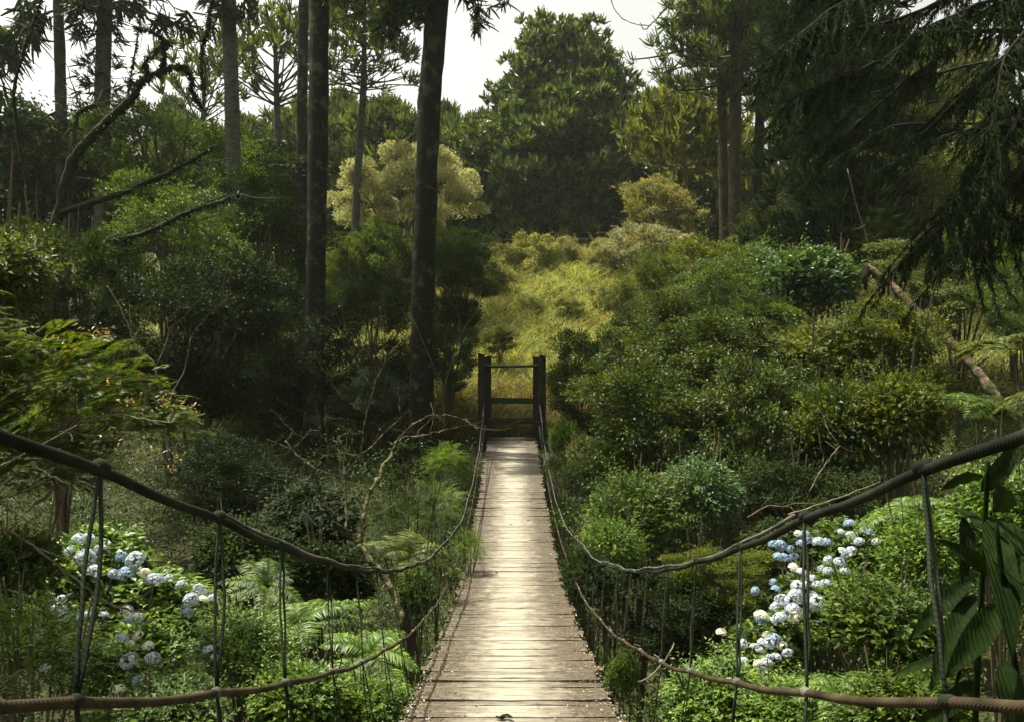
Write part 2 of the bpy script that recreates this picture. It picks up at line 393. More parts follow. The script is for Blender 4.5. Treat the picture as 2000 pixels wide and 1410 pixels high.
bridge = thing("suspension_bridge", "narrow wooden suspension bridge of worn planks hung from rope cables across the ravine", "bridge", (0, 0, -1.7))
def bpart(name, g, mat, smooth=True):
    o = link(name, g.mesh(name, smooth), mat, bridge)
    o.location = (0, 0, 1.7)
    return o
def build_bridge():
    rng = np.random.default_rng(3)
    g = Geo(); y = 0.25
    while y < 21.55:
        w = rng.uniform(0.045, 0.115)
        if 4.95 < y < 5.02: w = 0.16
        yc = y + w / 2
        sl = (deck_z(yc + 0.05) - deck_z(yc - 0.05)) / 0.1
        ends = HALF + rng.normal(0, 0.022)
        n = 9
        xs = np.linspace(-ends, ends, n)
        warp = rng.normal(0, 0.0015, n) + rng.normal(0, 0.0045)
        bow = rng.normal(0, 0.006) * (xs / HALF) ** 2
        yw = rng.normal(0, 0.006) * xs + rng.normal(0, 0.0012, n)
        yw2 = rng.normal(0, 0.0012, n)
        zc = deck_z(yc)
        th = 0.04; cr = 0.005
        prof = [(-w / 2, -th), (-w / 2, -cr), (-w / 2 + cr, 0), (w / 2 - cr, 0), (w / 2, -cr), (w / 2, -th)]
        V = np.zeros((n, 6, 3))
        for k, (py, pz) in enumerate(prof):
            V[:, k, 0] = xs; V[:, k, 1] = yc + py + (yw if py < 0 else yw + yw2); V[:, k, 2] = zc + pz + py * sl + warp + bow
        i = np.arange(n - 1)[:, None] * 6; j = np.arange(6)[None]; j2 = (j + 1) % 6
        Q = np.stack([i + j, i + 6 + j, i + 6 + j2, i + j2], -1).reshape(-1, 4)
        b = (n - 1) * 6
        Q = np.concatenate([Q, [[0, 1, 2, 5], [5, 2, 3, 4], [b + 5, b + 2, b + 1, b], [b + 4, b + 3, b + 2, b + 5]]])
        g.add(V.reshape(-1, 3), Q)
        y += w + (rng.uniform(0.001, 0.005) if rng.random() < 0.80 else rng.uniform(0.008, 0.018))
        if 5.0 < y < 5.18: y += 0.022
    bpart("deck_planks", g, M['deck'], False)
    # edge bearers under the planks
    for sx in (-1, 1):
        g = Geo(); t = np.linspace(0.25, 21.7, 60)
        P = np.stack([np.full_like(t, sx * (HALF - 0.10)), t, deck_z(t) - 0.085], 1)
        g.tube(P, 0.04, 6); bpart("bearer_beam", g, M['post'])
    # step board at the far end
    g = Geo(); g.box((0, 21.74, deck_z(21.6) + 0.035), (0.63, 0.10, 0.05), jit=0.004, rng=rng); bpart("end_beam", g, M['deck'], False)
    # cables
    for sx in (-1, 1):
        t = np.linspace(0.35, 21.35, 130)
        P = UP(t); P[:, 0] *= -sx
        sag = 0.012 * np.abs(np.sin((t - 1.59) / 0.65 * np.pi)); P[:, 2] -= sag
        g = Geo(); g.tube(P, 0.0125 * (1 - 0.25 * np.clip(t / 6, 0, 1)), 8); bpart("main_cable", g, M['cable'])
        P2 = P.copy(); P2[:, 2] += 0.016 + 0.006 * np.sin(t * 3.1); P2[:, 0] += 0.008 * np.sin(t * 2.3)
        g = Geo(); g.tube(P2[12:], 0.0055, 6); bpart("thin_cable", g, M['tie'])
        P = LO(t); P[:, 0] *= -sx; P[:, 2] -= 0.01 * np.abs(np.sin((t - 1.36) / 0.65 * np.pi))
        g = Geo(); g.tube(P, 0.0095, 8); bpart("lower_cable", g, M['rust'])
        # hangers: a doubled rope from the main cable to the lower cable and on to the deck edge
        for k in range(30):
            yk = 1.594 + 0.645 * k + (rng.normal(0, 0.02) if k > 1 else 0)
            if yk > 20.7: break
            yl = yk - 0.24
            A = UP(np.array([yk]))[0]; B = LO(np.array([yl]))[0]
            A[0] *= -sx; B[0] *= -sx
            Dk = np.array([sx * (HALF + 0.015), yl - 0.02, deck_z(yl) - 0.05])
            g = Geo(); r = 0.0040 if k < 3 else 0.0030
            A = A + [0, 0, 0.004]
            for e in (-1, 1):
                m = (A + B) / 2 + [e * 0.014 + rng.normal(0, 0.008), e * 0.014 + rng.normal(0, 0.01), 0]
                q = np.linspace(0, 1, 9)[:, None]
                C = (1 - q) ** 2 * A + 2 * q * (1 - q) * m + q ** 2 * B
                C[1:-1] += rng.normal(0, 0.0015, (7, 3))
                g.tube(C, r, 6)
            if B[2] - Dk[2] > 0.05:
                for e in (-1, 1):
                    m = (B + Dk) / 2 + [e * 0.012 + rng.normal(0, 0.008), e * 0.02, 0]
                    q = np.linspace(0, 1, 9)[:, None]
                    g.tube((1 - q) ** 2 * B + 2 * q * (1 - q) * m + q ** 2 * Dk, r * 0.9, 6)
            h = bpart("hanger_rope", g, M['hanger'])
            # the wound knots and the loose ends of their ties
            for (C, rr, fn) in ((A, 0.0165 if k < 2 else 0.0135, UP), (B, 0.0122, LO)):
                T = fn(np.array([C[1] + 0.02]))[0] - fn(np.array([C[1] - 0.02]))[0]; T[0] *= -sx
                T = unit(T); L = 0.024; t5 = np.linspace(-1, 1, 7)[:, None]
                g = Geo()
                g.tube(C + T * L * t5, rr * np.sqrt(np.clip(1.08 - t5[:, 0] ** 2, 0.1, 1)) + rng.normal(0, 0.0015, 7), 8)
                o = link("knot", g.mesh("knot", True), M['tie'] if (fn is LO and k > 0) else M['cable'], h)
                if k > 2 and fn is LO:
                    g = Geo()
                    g.tube([C + T * 0.01, C + T * 0.02 + [rng.normal(0, .01), 0.01, 0.018], C + T * 0.03 + [rng.normal(0, .015), 0.02, 0.024]], 0.0025, 5)
                    link("tie_end", g.mesh("tie_end", True), M['tie'], h)
    # far portal: staggered double posts and three rails
    for sx, tops in ((-1, (0.15, 0.11)), (1, (0.16, 0.10))):
        for i, (xx, yy, hw, top) in enumerate(((0.80, 21.45, 0.085, tops[0]), (0.655, 21.75, 0.10, tops[1]))):
            g = Geo(); n = 12; zb = -3.2
            zs = np.linspace(zb, top, n)
            V = np.zeros((n, 4, 3))
            for k, (a, b) in enumerate(((-1, -1), (1, -1), (1, 1), (-1, 1))):
                V[:, k, 0] = sx * xx + a * hw + rng.normal(0, 0.004, n); V[:, k, 1] = yy + b * 0.085 + rng.normal(0, 0.004, n); V[:, k, 2] = zs
            V[-1, :, 2] += rng.normal(0, 0.022, 4)
            ii = np.arange(n - 1)[:, None] * 4; j = np.arange(4)[None]; j2 = (j + 1) % 4
            Q = np.stack([ii + j, ii + j2, ii + 4 + j2, ii + 4 + j], -1).reshape(-1, 4)
            g.add(V.reshape(-1, 3), np.concatenate([Q, [[(n - 1) * 4 + q for q in (0, 1, 2, 3)], [3, 2, 1, 0]]]))
            bpart("post", g, M['post'], False)
    g = Geo(); g.tube(np.array([[-0.9, 21.60, -0.125], [-0.3, 21.60, -0.14], [0.3, 21.60, -0.135], [0.74, 21.60, -0.12]]), 0.036, 8); bpart("crossbar", g, M['post'])
    g = Geo(); g.box((-0.02, 21.93, -1.06), (0.74, 0.045, 0.075), ry=0.012, jit=0.006, rng=rng); bpart("crossbar", g, M['rail'], False)
    g = Geo(); g.box((-0.02, 21.93, -1.60), (0.74, 0.045, 0.08), ry=0.006, jit=0.006, rng=rng); bpart("crossbar", g, M['rail'], False)
    g = Geo(); g.box((0.09, 21.95, -2.0), (0.045, 0.03, 0.30), jit=0.006, rng=rng); bpart("stub_post", g, M['post'], False)
build_bridge()

def build_deck_bits():
    rng = np.random.default_rng(17)
    # curled dry leaves lying on the planks
    def dry(u, v, s, label, n=1):
        yy = None
        ys = np.linspace(4.4, 21, 3000)
        vv = 705 - deck_z(ys) * F / ys
        k = np.argmin(np.abs(vv - v) + (ys > 12) * 0)
        Y = ys[k]; c = np.array([(u - 1003) * Y / F, Y, deck_z(Y) + 0.004])
        g = Geo()
        for i in range(n):
            p = np.zeros(3) if n == 1 else np.array([rng.normal(0, s * 0.8), rng.normal(0, s * 0.3), i * 0.003])
            t = np.linspace(-1, 1, 7); w = np.sqrt(1 - 0.97 * t ** 2) * 0.45
            a = rng.uniform(0, 6.3); R = np.array([[math.cos(a), -math.sin(a), 0], [math.sin(a), math.cos(a), 0], [0, 0, 1]])
            V = np.zeros((7, 3, 3))
            for j, e in enumerate((-1, 0, 1)):
                V[:, j] = np.stack([t, e * w, 0.25 + 0.35 * np.abs(e) * w * 1.5 + 0.25 * t ** 2 - 0.2], 1)
            V = V.reshape(-1, 3) * s @ R.T + p
            ii = np.arange(6)[:, None] * 3; j = np.arange(2)[None]
            g.add(V, np.stack([ii + j, ii + 3 + j, ii + 4 + j, ii + 1 + j], -1).reshape(-1, 4))
        o = link("dry_leaf", g.mesh("dry_leaf", True), M['bark'])
        o.location = tuple(c)
        tag(o, label, "leaf", "dry leaves on the deck")
    dry(972, 1119, 0.035, "single curled brown leaf lying left of centre on the middle of the planks")
    dry(1001, 1024, 0.024, "tiny dark dry leaf on the planks beyond the curled brown leaf")
    dry(1034, 1017, 0.022, "tiny dark dry leaf nearest the right-hand edge of the planks")
    dry(990, 1403, 0.032, "small heap of torn brown leaves on the nearest plank", 4)
    # crumbs of litter along both plank ends
    g = Geo(); n = 3600
    y = 4.3 + 17 * rng.random(n) ** 1.5; e = rng.choice([-1, 1], n)
    x = e * (HALF + 0.02 - np.abs(rng.exponential(0.075, n)))
    P = np.stack([x, y, deck_z(y) + 0.006], 1)
    D = rng.normal(size=(n, 3)) * [1, 1, 0.25]
    L = rng.uniform(0.008, 0.026, n)
    g.leaves(P, D, np.array([0, 0, 1]) + rng.normal(0, 0.3, (n, 3)), L, L * rng.uniform(0.3, 0.9, n), 0.3)
    tag(link("leaf_litter", g.mesh("leaf_litter"), M['litter']), "crumbs of pale dry leaf litter along both edges of the planks", "litter", kind="stuff")
M['litter'] = leaf_mat("dry_litter", (0.10, 0.075, 0.04), var=0.7, trans=0.1, accent=(0.34, 0.30, 0.23), af=0.12)
build_deck_bits()

# ------------------------------------------------------------------ foliage archetypes (unit radius, centred on the crown)
def sph(rng, n, zmin=-1.0):
    z = rng.uniform(zmin, 1, n); a = rng.uniform(0, 2 * np.pi, n); r = np.sqrt(1 - z * z)
    return np.stack([r * np.cos(a), r * np.sin(a), z], 1)

def lumps(rng, D, k=7, amp=0.28):
    C = sph(rng, k, -0.4)
    b = np.max(np.exp(6 * (D @ C.T - 1)), axis=1)
    return 1 - amp + amp * 1.3 * b

def a_dense(seed, nc=110, per=190, L=0.055, asp=0.5, cr=0.21, zmin=-0.95, up=0.9, ns=170):
    rng = np.random.default_rng(seed); g = Geo()
    D = sph(rng, nc, zmin); R = lumps(rng, D, 9, 0.42) * rng.uniform(0.6, 1.05, nc)
    C = D * R[:, None]; C[:, 2] *= np.where(C[:, 2] < 0, 1.7, 1.0)
    i = np.repeat(np.arange(nc), per); n = len(i)
    q = sph(rng, n); rr = rng.random(n) ** 0.45
    P = C[i] + q * (rr * cr * rng.uniform(0.6, 1.35, nc)[i])[:, None] * [1, 1, 0.62]
    d = D[i] * 0.6 + q * 0.7 + rng.normal(0, 0.5, (n, 3)) + [0, 0, -0.1]
    N = np.array([0, 0, up]) + q * 0.5 + rng.normal(0, 0.45, (n, 3))
    l = L * rng.uniform(0.6, 1.25, n)
    g.leaves(P, d, N, l, l * asp)
    # ragged shoots that break the outline
    m = 16; k = rng.integers(0, nc, ns); A = unit(D[k] + rng.normal(0, .45, (ns, 3)) + [0, 0, .45]); ln = rng.uniform(.2, .6, ns)
    t = (np.arange(m) + .5) / m; cv = rng.normal(0, .3, (ns, 3)) + [0, 0, -.25]
    P = C[k][:, None] + A[:, None] * (ln[:, None] * t)[..., None] + cv[:, None] * (ln[:, None] * t ** 2)[..., None]
    d = A[:, None] * .8 + rng.normal(0, .6, P.shape); P = P.reshape(-1, 3); d = d.reshape(-1, 3)
    l = L * rng.uniform(.6, 1.1, len(P)); g.leaves(P, d, rng.normal(0, .5, P.shape) + [0, 0, .7], l, l * asp)
    return g

def a_sprig(seed, ns=290, per=12, L=0.115, asp=0.40, slen=0.42, upw=0.75, zmin=-0.35, fill=3000, droop=0.0):
    rng = np.random.default_rng(seed); g = Geo()
    D = sph(rng, ns, zmin); R = lumps(rng, D, 8, 0.3) * rng.uniform(0.55, 0.95, ns)
    B = D * (R - slen * 0.6)[:, None]
    A = unit(D * 0.7 + np.array([0, 0, upw]) + rng.normal(0, 0.35, (ns, 3)))
    sl = slen * rng.uniform(0.6, 1.35, ns)
    t = (np.arange(per) + 0.5) / per
    curve = rng.normal(0, 0.25, (ns, 3)) + [0, 0, -droop]
    P = B[:, None] + A[:, None] * (sl[:, None] * t)[..., None] + curve[:, None] * (sl[:, None] * t ** 2)[..., None]
    tang = unit(A[:, None] + 2 * curve[:, None] * t[None, :, None])
    side = unit(np.cross(A, rng.normal(size=(ns, 3))))
    ang = (np.arange(per) * 2.4)[None, :, None] + rng.uniform(0, 6, ns)[:, None, None]
    s2 = np.cross(A, side)
    rad = np.cos(ang) * side[:, None] + np.sin(ang) * s2[:, None]
    d = rad * 0.9 + tang * 0.75 + rng.normal(0, 0.12, P.shape)
    l = (L * (1.1 - 0.55 * t))[None] * rng.uniform(0.75, 1.2, P.shape[:2])
    P, d, l = P.reshape(-1, 3), d.reshape(-1, 3), l.ravel()
    N = np.repeat(A, per, 0) + rng.normal(0, 0.2, P.shape) + [0, 0, 0.4]
    g.leaves(P, d, N, l, l * asp)
    if fill:
        q = sph(rng, fill, -0.7); P = q * (rng.random(fill) ** 0.5 * 0.72)[:, None]
        g.leaves(P, q + rng.normal(0, 0.6, (fill, 3)), np.array([0, 0, 1]) + rng.normal(0, 0.5, (fill, 3)), L * 1.15, L * 0.6)
    return g

def a_feather(seed, ns=340, per=26, slen=0.55, L=0.10, W=0.012, droop=0.55):
    rng = np.random.default_rng(seed); g = Geo()
    D = sph(rng, ns, -0.6); B = D * (rng.uniform(0.25, 0.75, ns))[:, None]
    A = unit(D + rng.normal(0, 0.4, (ns, 3)) + [0, 0, 0.35]); sl = slen * rng.uniform(0.6, 1.3, ns)
    t = (np.arange(per) + 0.5) / per
    cv = np.stack([rng.normal(0, .15, ns), rng.normal(0, .15, ns), -droop * rng.uniform(0.5, 1.3, ns)], 1)
    P = B[:, None] + A[:, None] * (sl[:, None] * t)[..., None] + cv[:, None] * (sl[:, None] * t ** 2)[..., None]
    side = unit(np.cross(A, [0, 0, 1.0] + rng.normal(0, .3, (ns, 3))))
    sg = np.where(np.arange(per) % 2 == 0, 1, -1)[None, :, None]
    d = side[:, None] * sg + A[:, None] * 0.7 + rng.normal(0, .15, P.shape)
    N = unit(np.cross(side, A))[:, None] + rng.normal(0, .25, P.shape)
    l = (L * (1.15 - 0.8 * t))[None] * rng.uniform(.8, 1.2, P.shape[:2])
    l = l.ravel()
    g.leaves(P.reshape(-1, 3), d.reshape(-1, 3), N.reshape(-1, 3), l, np.full(len(l), W) + l * 0.06, 0.1)
    return g

def a_fern(seed, nf=16, pairs=26, L=1.0):
    rng = np.random.default_rng(seed); g = Geo()
    for f in range(nf):
        a = f * 2.4 + rng.normal(0, .3); el = rng.uniform(0.7, 1.25); ln = L * rng.uniform(0.65, 1.1)
        rd = np.array([math.cos(a), math.sin(a), 0]); A = rd * math.cos(el) + np.array([0, 0, math.sin(el)])
        cv = rd * 0.35 + np.array([0, 0, -0.75])
        t = np.linspace(0.12, 1, pairs)
        P = A * (ln * t)[:, None] + cv * (ln * t ** 2)[:, None]
        T = unit(A + 2 * cv * t[:, None]); S = unit(np.cross(T, np.cross(T, rd) + [0, 0, 1e-3]))
        S = unit(np.cross(T, [0, 0, 1.0]) + 1e-4); U = np.cross(S, T)
        prof = np.sin(np.pi * np.clip(t * 0.9 + 0.1, 0, 1)) ** 0.7 * 0.24 * ln
        g.tube(P[::4], np.linspace(0.008, 0.003, len(P[::4])) * L, 4)
        for sg in (-1, 1):
            g.leaves(P, S * sg + T * 0.45 + rng.normal(0, .08, P.shape), U + rng.normal(0, .12, P.shape), prof + 0.02, 0.042 * ln, 0.1, 0.2)
    return g

def a_pinna(seed, nb=64, lps=7, pairs=13):
    # sprays of twice-feathered leaves held in flat tiers
    rng = np.random.default_rng(seed); g = Geo()
    D = sph(rng, nb, -0.35); B = D * rng.uniform(0.35, 0.8, nb)[:, None]
    for i in range(nb):
        for j in range(lps):
            a = unit(D[i] * [1, 1, 0.3] + rng.normal(0, 0.6, 3) * [1, 1, 0.5] + [0, 0, 0.15])
            p0 = B[i] + rng.normal(0, 0.09, 3)
            ln = rng.uniform(0.16, 0.32); t = np.linspace(0.1, 1, pairs)
            cv = np.array([0, 0, -rng.uniform(0.2, 0.6)])
            P = p0 + a * (ln * t)[:, None] + cv * (ln * t ** 2)[:, None]
            T = unit(a + 2 * cv * t[:, None]); S = unit(np.cross(T, [0, 0, 1.0])); U = np.cross(S, T)
            pr = 0.085 * np.sin(np.pi * (0.12 + 0.8 * t)) + 0.01
            for sg in (-1, 1):
                g.leaves(P, S * sg + T * 0.35, U + rng.normal(0, .2, P.shape), pr, 0.017, 0.05, 0.15)
    return g

def a_stems(seed, n=7, spread=0.75, r=0.035):
    # stems fanning from the ground (0,0,0) up to the crown (height 1, radius about spread)
    rng = np.random.default_rng(seed); g = Geo()
    for i in range(n):
        a = i * 2.4 + rng.normal(0, .4); rad = spread * rng.uniform(0.15, 1.0)
        e = np.array([math.cos(a) * rad, math.sin(a) * rad, rng.uniform(0.85, 1.35)])
        t = np.linspace(0, 1, 9)[:, None]
        P = np.array([math.cos(a), math.sin(a), 0]) * 0.05 * t + e * t * [1, 1, 1] + rng.normal(0, 0.02, (9, 3)) * t
        P[:, :2] *= (0.25 + 0.75 * t ** 1.2)
        g.tube(P, r * np.linspace(1, 0.3, 9), 6)
        for k in range(3):
            b = P[rng.integers(3, 7)]; d = unit(e + rng.normal(0, 0.55, 3)); t2 = np.linspace(0, 1, 5)[:, None]
            g.tube(b + d * t2 * rng.uniform(0.25, 0.5) + rng.normal(0, .01, (5, 3)), r * 0.4 * np.linspace(1, .3, 5), 5)
    return g

ARCH = {}
def arch(key, fn):
    if key not in ARCH: ARCH[key] = fn().mesh("foliage_" + key)
    return ARCH[key]
KINDS = {
    'tree':    [lambda s=s: a_dense(s, 130, 210, 0.060, 0.5, 0.20) for s in (1, 2, 3)],
    'fine':    [lambda s=s: a_dense(s, 150, 240, 0.045, 0.5, 0.19) for s in (11, 12, 13)],
    'bush':    [lambda s=s: a_dense(s, 90, 130, 0.085, 0.5, 0.24) for s in (21, 22)],
    'sprig':   [lambda s=s: a_sprig(s) for s in (31, 32, 33)],
    'shoots':  [lambda s=s: a_sprig(s, 250, 22, 0.085, 0.38, 0.62, 0.6, fill=3000, droop=0.25) for s in (41, 42)],
    'hydra':   [lambda s=s: a_sprig(s, 190, 7, 0.17, 0.62, 0.26, 0.8, fill=900) for s in (51, 52)],
    'feather': [lambda s=s: a_feather(s) for s in (61, 62)],
    'pinna':   [lambda s=s: a_pinna(s) for s in (71, 72)],
    'fern':    [lambda s=s: a_fern(s) for s in (81, 82)],
}
_cnt = {}
RS = random.Random(5)
def plant(name, label, cat, u, v, Y, rx, rz, kind, mat, stem='twig', sr=1.0, group=None, rotz=None, part='foliage', ry=None, stems=True):
    """a plant whose crown centre stands at (u, v) of the photo, Y metres away; rx, rz its crown radii"""
    c = at(u, v, Y)
    gz = float(H(c[0], c[1])) - 0.05
    base = min(gz, c[2] - rz * 0.9) if kind != 'fern' else c[2]
    t = thing(name, label, cat, (c[0], c[1], base), group)
    k = _cnt.get(kind, 0); _cnt[kind] = k + 1
    var = k % len(KINDS[kind])
    f = link(part, arch(kind + str(var), KINDS[kind][var]), M[mat], t)
    f.location = (0, 0, c[2] - base)
    f.rotation_euler = (RS.uniform(-.38, .38), RS.uniform(-.38, .38), RS.uniform(0, 6.28) if rotz is None else rotz)
    q = RS.uniform(.84, 1.2)
    f.scale = (rx * q, (ry or rx) / q, rz * RS.uniform(.9, 1.2))
    if kind != 'fern' and stems:
        sv = k % 3
        s = link('trunk' if cat == 'tree' else 'stem', arch('stems%d' % sv, lambda: a_stems(90 + sv)), M[stem], t)
        hh = c[2] - base
        s.scale = (rx * 0.9, rx * 0.9, max(hh, 0.3)); s.rotation_euler = (0, 0, RS.uniform(0, 6.28))
    return t

# ------------------------------------------------------------------ tall trees
def tuft_ribbons(g, rng, P, D, n, L, W, spread=0.9, up=0.35):
    """bundles of curved finger-like branchlets at points P pointing along D"""
    P = np.atleast_2d(P); D = np.atleast_2d(D); m = len(P); n = int(n * 1.35); L = L * 0.8; W = W * 1.25
    Pi = np.repeat(P, n, 0); Di = unit(np.repeat(unit(D), n, 0) + rng.normal(0, spread * 0.85, (m * n, 3)))
    l = L * rng.uniform(0.6, 1.25, m * n)
    C = np.tile([0, 0, up], (m * n, 1)) + rng.normal(0, 0.12, (m * n, 3))
    g.ribbons(Pi + rng.normal(0, L * 0.12, (m * n, 3)), Di, C, l, W * rng.uniform(0.75, 1.25, m * n), 3, rng, 0.7)

def branch_curve(p0, az, L, e0, curl, n=9, rng=None, wob=0.02):
    t = np.linspace(0, 1, n)[:, None]
    r = np.array([math.cos(az), math.sin(az), 0.0])
    P = np.asarray(p0) + r * L * t + np.array([0, 0, 1.0]) * L * (math.tan(e0) * t + curl * t ** 2)
    if rng is not None: P = P + np.cumsum(rng.normal(0, wob * L / n, (n, 3)), 0) * (t > 0)
    return P

def trunk_mesh(P, R, rng, k=14, rough=0.03, step=0.35):
    P = np.asarray(P, float); R = np.asarray(R, float)
    L = np.concatenate([[0], np.cumsum(np.linalg.norm(np.diff(P, axis=0), axis=1))])
    n = max(8, int(L[-1] / step)); s = np.linspace(0, L[-1], n)
    Q = np.stack([np.interp(s, L, P[:, i]) for i in range(3)], 1); r = np.interp(s, L, R)
    Q[:, :2] += np.stack([np.sin(s * 0.35 + rng.uniform(0, 6)), np.sin(s * 0.31 + rng.uniform(0, 6))], 1) * 0.03
    r = r * (1 + rng.normal(0, rough, n))
    g = Geo(); g.tube(Q, r, k)
    V = g.v[0]; m = n * k
    V[:m] += (rng.normal(0, 0.035, (m, 1)) * np.repeat(r, k)[:, None] * unit(V[:m] - np.repeat(Q, k, 0))).astype(np.float32)
    return g

def tall_tree(name, label, Y, line, w_px, ztop, whorls, mat='fir', bark='bark', seed=0, extra=(), tw=0.055, clump=(), group=None, cat='tree'):
    """line: [(u, v), ...] of the trunk top to bottom; the trunk runs on to the ground and up to ztop"""
    rng = np.random.default_rng(seed)
    pts = [at(u, v, Y) for u, v in line]
    d = pts[0] - pts[1]; d = d / max(d[2], 1e-3)
    top = pts[0] + d * max(ztop - pts[0][2], 0.0)
    b = pts[-1].copy(); gz = float(H(b[0], b[1])); b[2] = gz - 0.2
    r0 = w_px * Y / F / 2
    P = [b] + pts[::-1][(1 if pts[-1][2] < gz else 0):] + ([top] if ztop > pts[0][2] + 0.1 else [])
    P = np.array(P)
    z = P[:, 2]; zz = (z - z[0]) / (z[-1] - z[0])
    R = r0 * (1.18 - 0.18 * np.clip((z - z[0]) / 3, 0, 1)) * np.where(zz > 0.55, 1 - (zz - 0.55) * 1.6, 1.0).clip(0.12)
    t = thing(name, label, cat, P[0], group)
    off = -P[0]
    def part(pn, g, m, smooth=False):
        o = link(pn, g.mesh(pn, smooth), m, t); o.location = tuple(off); return o
    part('trunk', trunk_mesh(P, R, rng), M[bark], True)
    gb, gl = Geo(), Geo()
    def at_z(zq): return np.array([np.interp(zq, P[:, 2], P[:, i]) for i in range(3)])
    for (zq, L, nb, e0, curl, frac, nt, tl, m) in whorls:
        p0 = at_z(zq); a0 = rng.uniform(0, 6.28)
        for i in range(nb):
            az = a0 + i * 2 * np.pi / nb + rng.normal(0, 0.18); Li = L * rng.uniform(0.75, 1.12)
            B = branch_curve(p0 + [0, 0, rng.normal(0, 0.12)], az, Li, e0 + rng.normal(0, .06), curl, 9, rng, 0.10)
            gb.tube(B, np.linspace(0.05, 0.018, 9) * (0.6 + Li * 0.12), 5)
            ts = np.linspace(frac, 1, nt); tan = unit(B[-1] - B[-3])
            Pt = np.stack([np.interp(ts * 8, np.arange(9), B[:, k]) for k in range(3)], 1)
            sd = unit(np.cross(tan, [0, 0, 1.0]))
            jit = rng.normal(0, tl * 0.55, (nt, 1)) * sd + rng.normal(0, tl * 0.15, (nt, 3))
            jit[-1] *= 0.2
            Dt = tan * 0.7 + jit / tl * 0.7 + np.array([0, 0, 0.55])
            tuft_ribbons(gl, rng, Pt + jit, Dt, m, tl, tw * tl / 0.5)
    for poly, dr, n, tl, m in extra:                # explicit boughs: [(u, v, dY)], droop, tufts
        B0 = np.array([at(u, v, Y + dY) for u, v, dY in poly])
        s = np.linspace(0, len(B0) - 1, 12); B = np.stack([np.interp(s, np.arange(len(B0)), B0[:, k]) for k in range(3)], 1)
        B[1:-1] += rng.normal(0, 0.03, (10, 3))
        gb.tube(B, np.linspace(0.045, 0.014, 12) * Y / 26, 5)
        if n:
            q = np.sort(rng.uniform(3.5, 11, n)); q[-1] = 11
            Pt = np.stack([np.interp(q, np.arange(12), B[:, k]) for k in range(3)], 1) + rng.normal(0, tl * 0.35, (n, 3))
            Dt = unit(B[-1] - B[5])[None] * 0.6 + rng.normal(0, 0.5, (n, 3)) + [0, 0, -dr]
            tuft_ribbons(gl, rng, Pt, Dt, m, tl, tw * tl / 0.5, 0.9, 0.25 - dr * 0.4)
    for (u, v, ru, rv, n, tl, m) in clump:          # leafy growth clinging round the trunk
        c = at(u, v, Y); q = sph(rng, n)
        Pt = c + q * [ru * Y / F, ru * Y / F, rv * Y / F]
        tuft_ribbons(gl, rng, Pt, q + [0, 0, -0.2], m, tl, tw * tl / 0.5, 0.9, 0.0)
    if gb.n: part('branches', gb, M[bark], True)
    if gl.n: part('crown', gl, M[mat])
    return t

def w_crown(z0, z1, L0, L1, step, nb=6, e0=0.15, curl=0.22, frac=0.45, nt=7, tl=0.6, m=18):
    out = []; n = max(2, int((z1 - z0) / step))
    for i in range(n):
        q = i / (n - 1); out.append((z0 + (z1 - z0) * q, L0 + (L1 - L0) * q, nb, e0 + 0.25 * q, curl, frac, nt, tl, m))
    return out

hi = lambda v, Y: -(v - 705) * Y / F
# left row of tall dark trunks
tall_tree('tall_pine', "pale slim tall trunk with leaf sprays beside it, nearest the top left corner", 28, [(112, 0), (118, 200), (122, 420)], 21, 21,
          w_crown(14.5, 20.5, 3.0, 1.6, 1.3, 5), mat='dark', bark='barkgrey', seed=1,
          extra=[([(112, 20, 0), (60, 40, -1), (10, 90, -1.5), (-30, 150, -2)], 0.7, 17, 0.75, 16), ([(112, -40, 0), (70, 0, -.6), (40, 60, -1), (50, 110, -1)], 0.8, 14, 0.7, 14),
                 ([(115, 210, 0), (80, 240, -.5), (30, 250, -1), (-20, 255, -1)], 0.3, 18, 0.7, 15)])
tall_tree('tall_pine', "pale grey-green tall trunk wrapped in drooping leafy growth, second from the top left corner", 28, [(206, 0), (202, 200), (200, 480)], 29, 22,
          w_crown(15, 21.5, 3.2, 1.5, 1.3, 5), mat='dark', bark='barkgrey', seed=2,
          extra=[([(206, 10, 0), (250, 5, -.5), (300, 30, -1), (335, 45, -1)], 0.7, 9, 0.7, 15), ([(206, -50, 0), (255, -30, -.5), (330, 0, -1), (345, 30, -1)], 0.8, 7, 0.7, 14),
                 ([(206, -10, 0), (170, 5, -.5), (140, 30, -1)], 0.7, 12, 0.65, 14)],
          clump=[(190, 60, 42, 55, 28, 0.5, 10), (202, 165, 46, 45, 26, 0.45, 10), (205, 20, 45, 30, 18, 0.5, 10)])
tall_tree('tall_pine', "straight bare greyish tall trunk rising in front of the candelabra araucaria", 26, [(449, 0), (455, 200), (458, 520)], 28, 22,
          w_crown(13.5, 21, 3.2, 1.5, 1.3, 5), mat='dark', bark='barkgrey', seed=3,
          extra=[([(450, -20, 0), (420, 10, -.5), (408, 30, -.6)], 0.9, 8, 0.6, 14), ([(450, -30, 0), (480, 0, -.4), (497, 30, -.6)], 0.9, 7, 0.55, 14)])
tall_tree('tall_pine', "thin tall trunk standing close behind the thick black trunk at the left", 38, [(594, 0), (588, 250), (586, 430)], 20, 27,
          w_crown(19.5, 26, 3.0, 1.5, 1.5, 5), mat='dark', bark='bark', seed=4)
tall_tree('tall_pine', "thick straight black trunk between the thin trunk and the pale round tree", 21, [(623, 0), (618, 300), (616, 640), (616, 760)], 38, 22,
          w_crown(14, 21, 1.7, 0.9, 2.0, 4), mat='dark', bark='bark', seed=5,
          extra=[([(620, -40, 0), (680, -20, -.4), (710, 15, -.6)], 0.6, 5, 0.5, 12)])
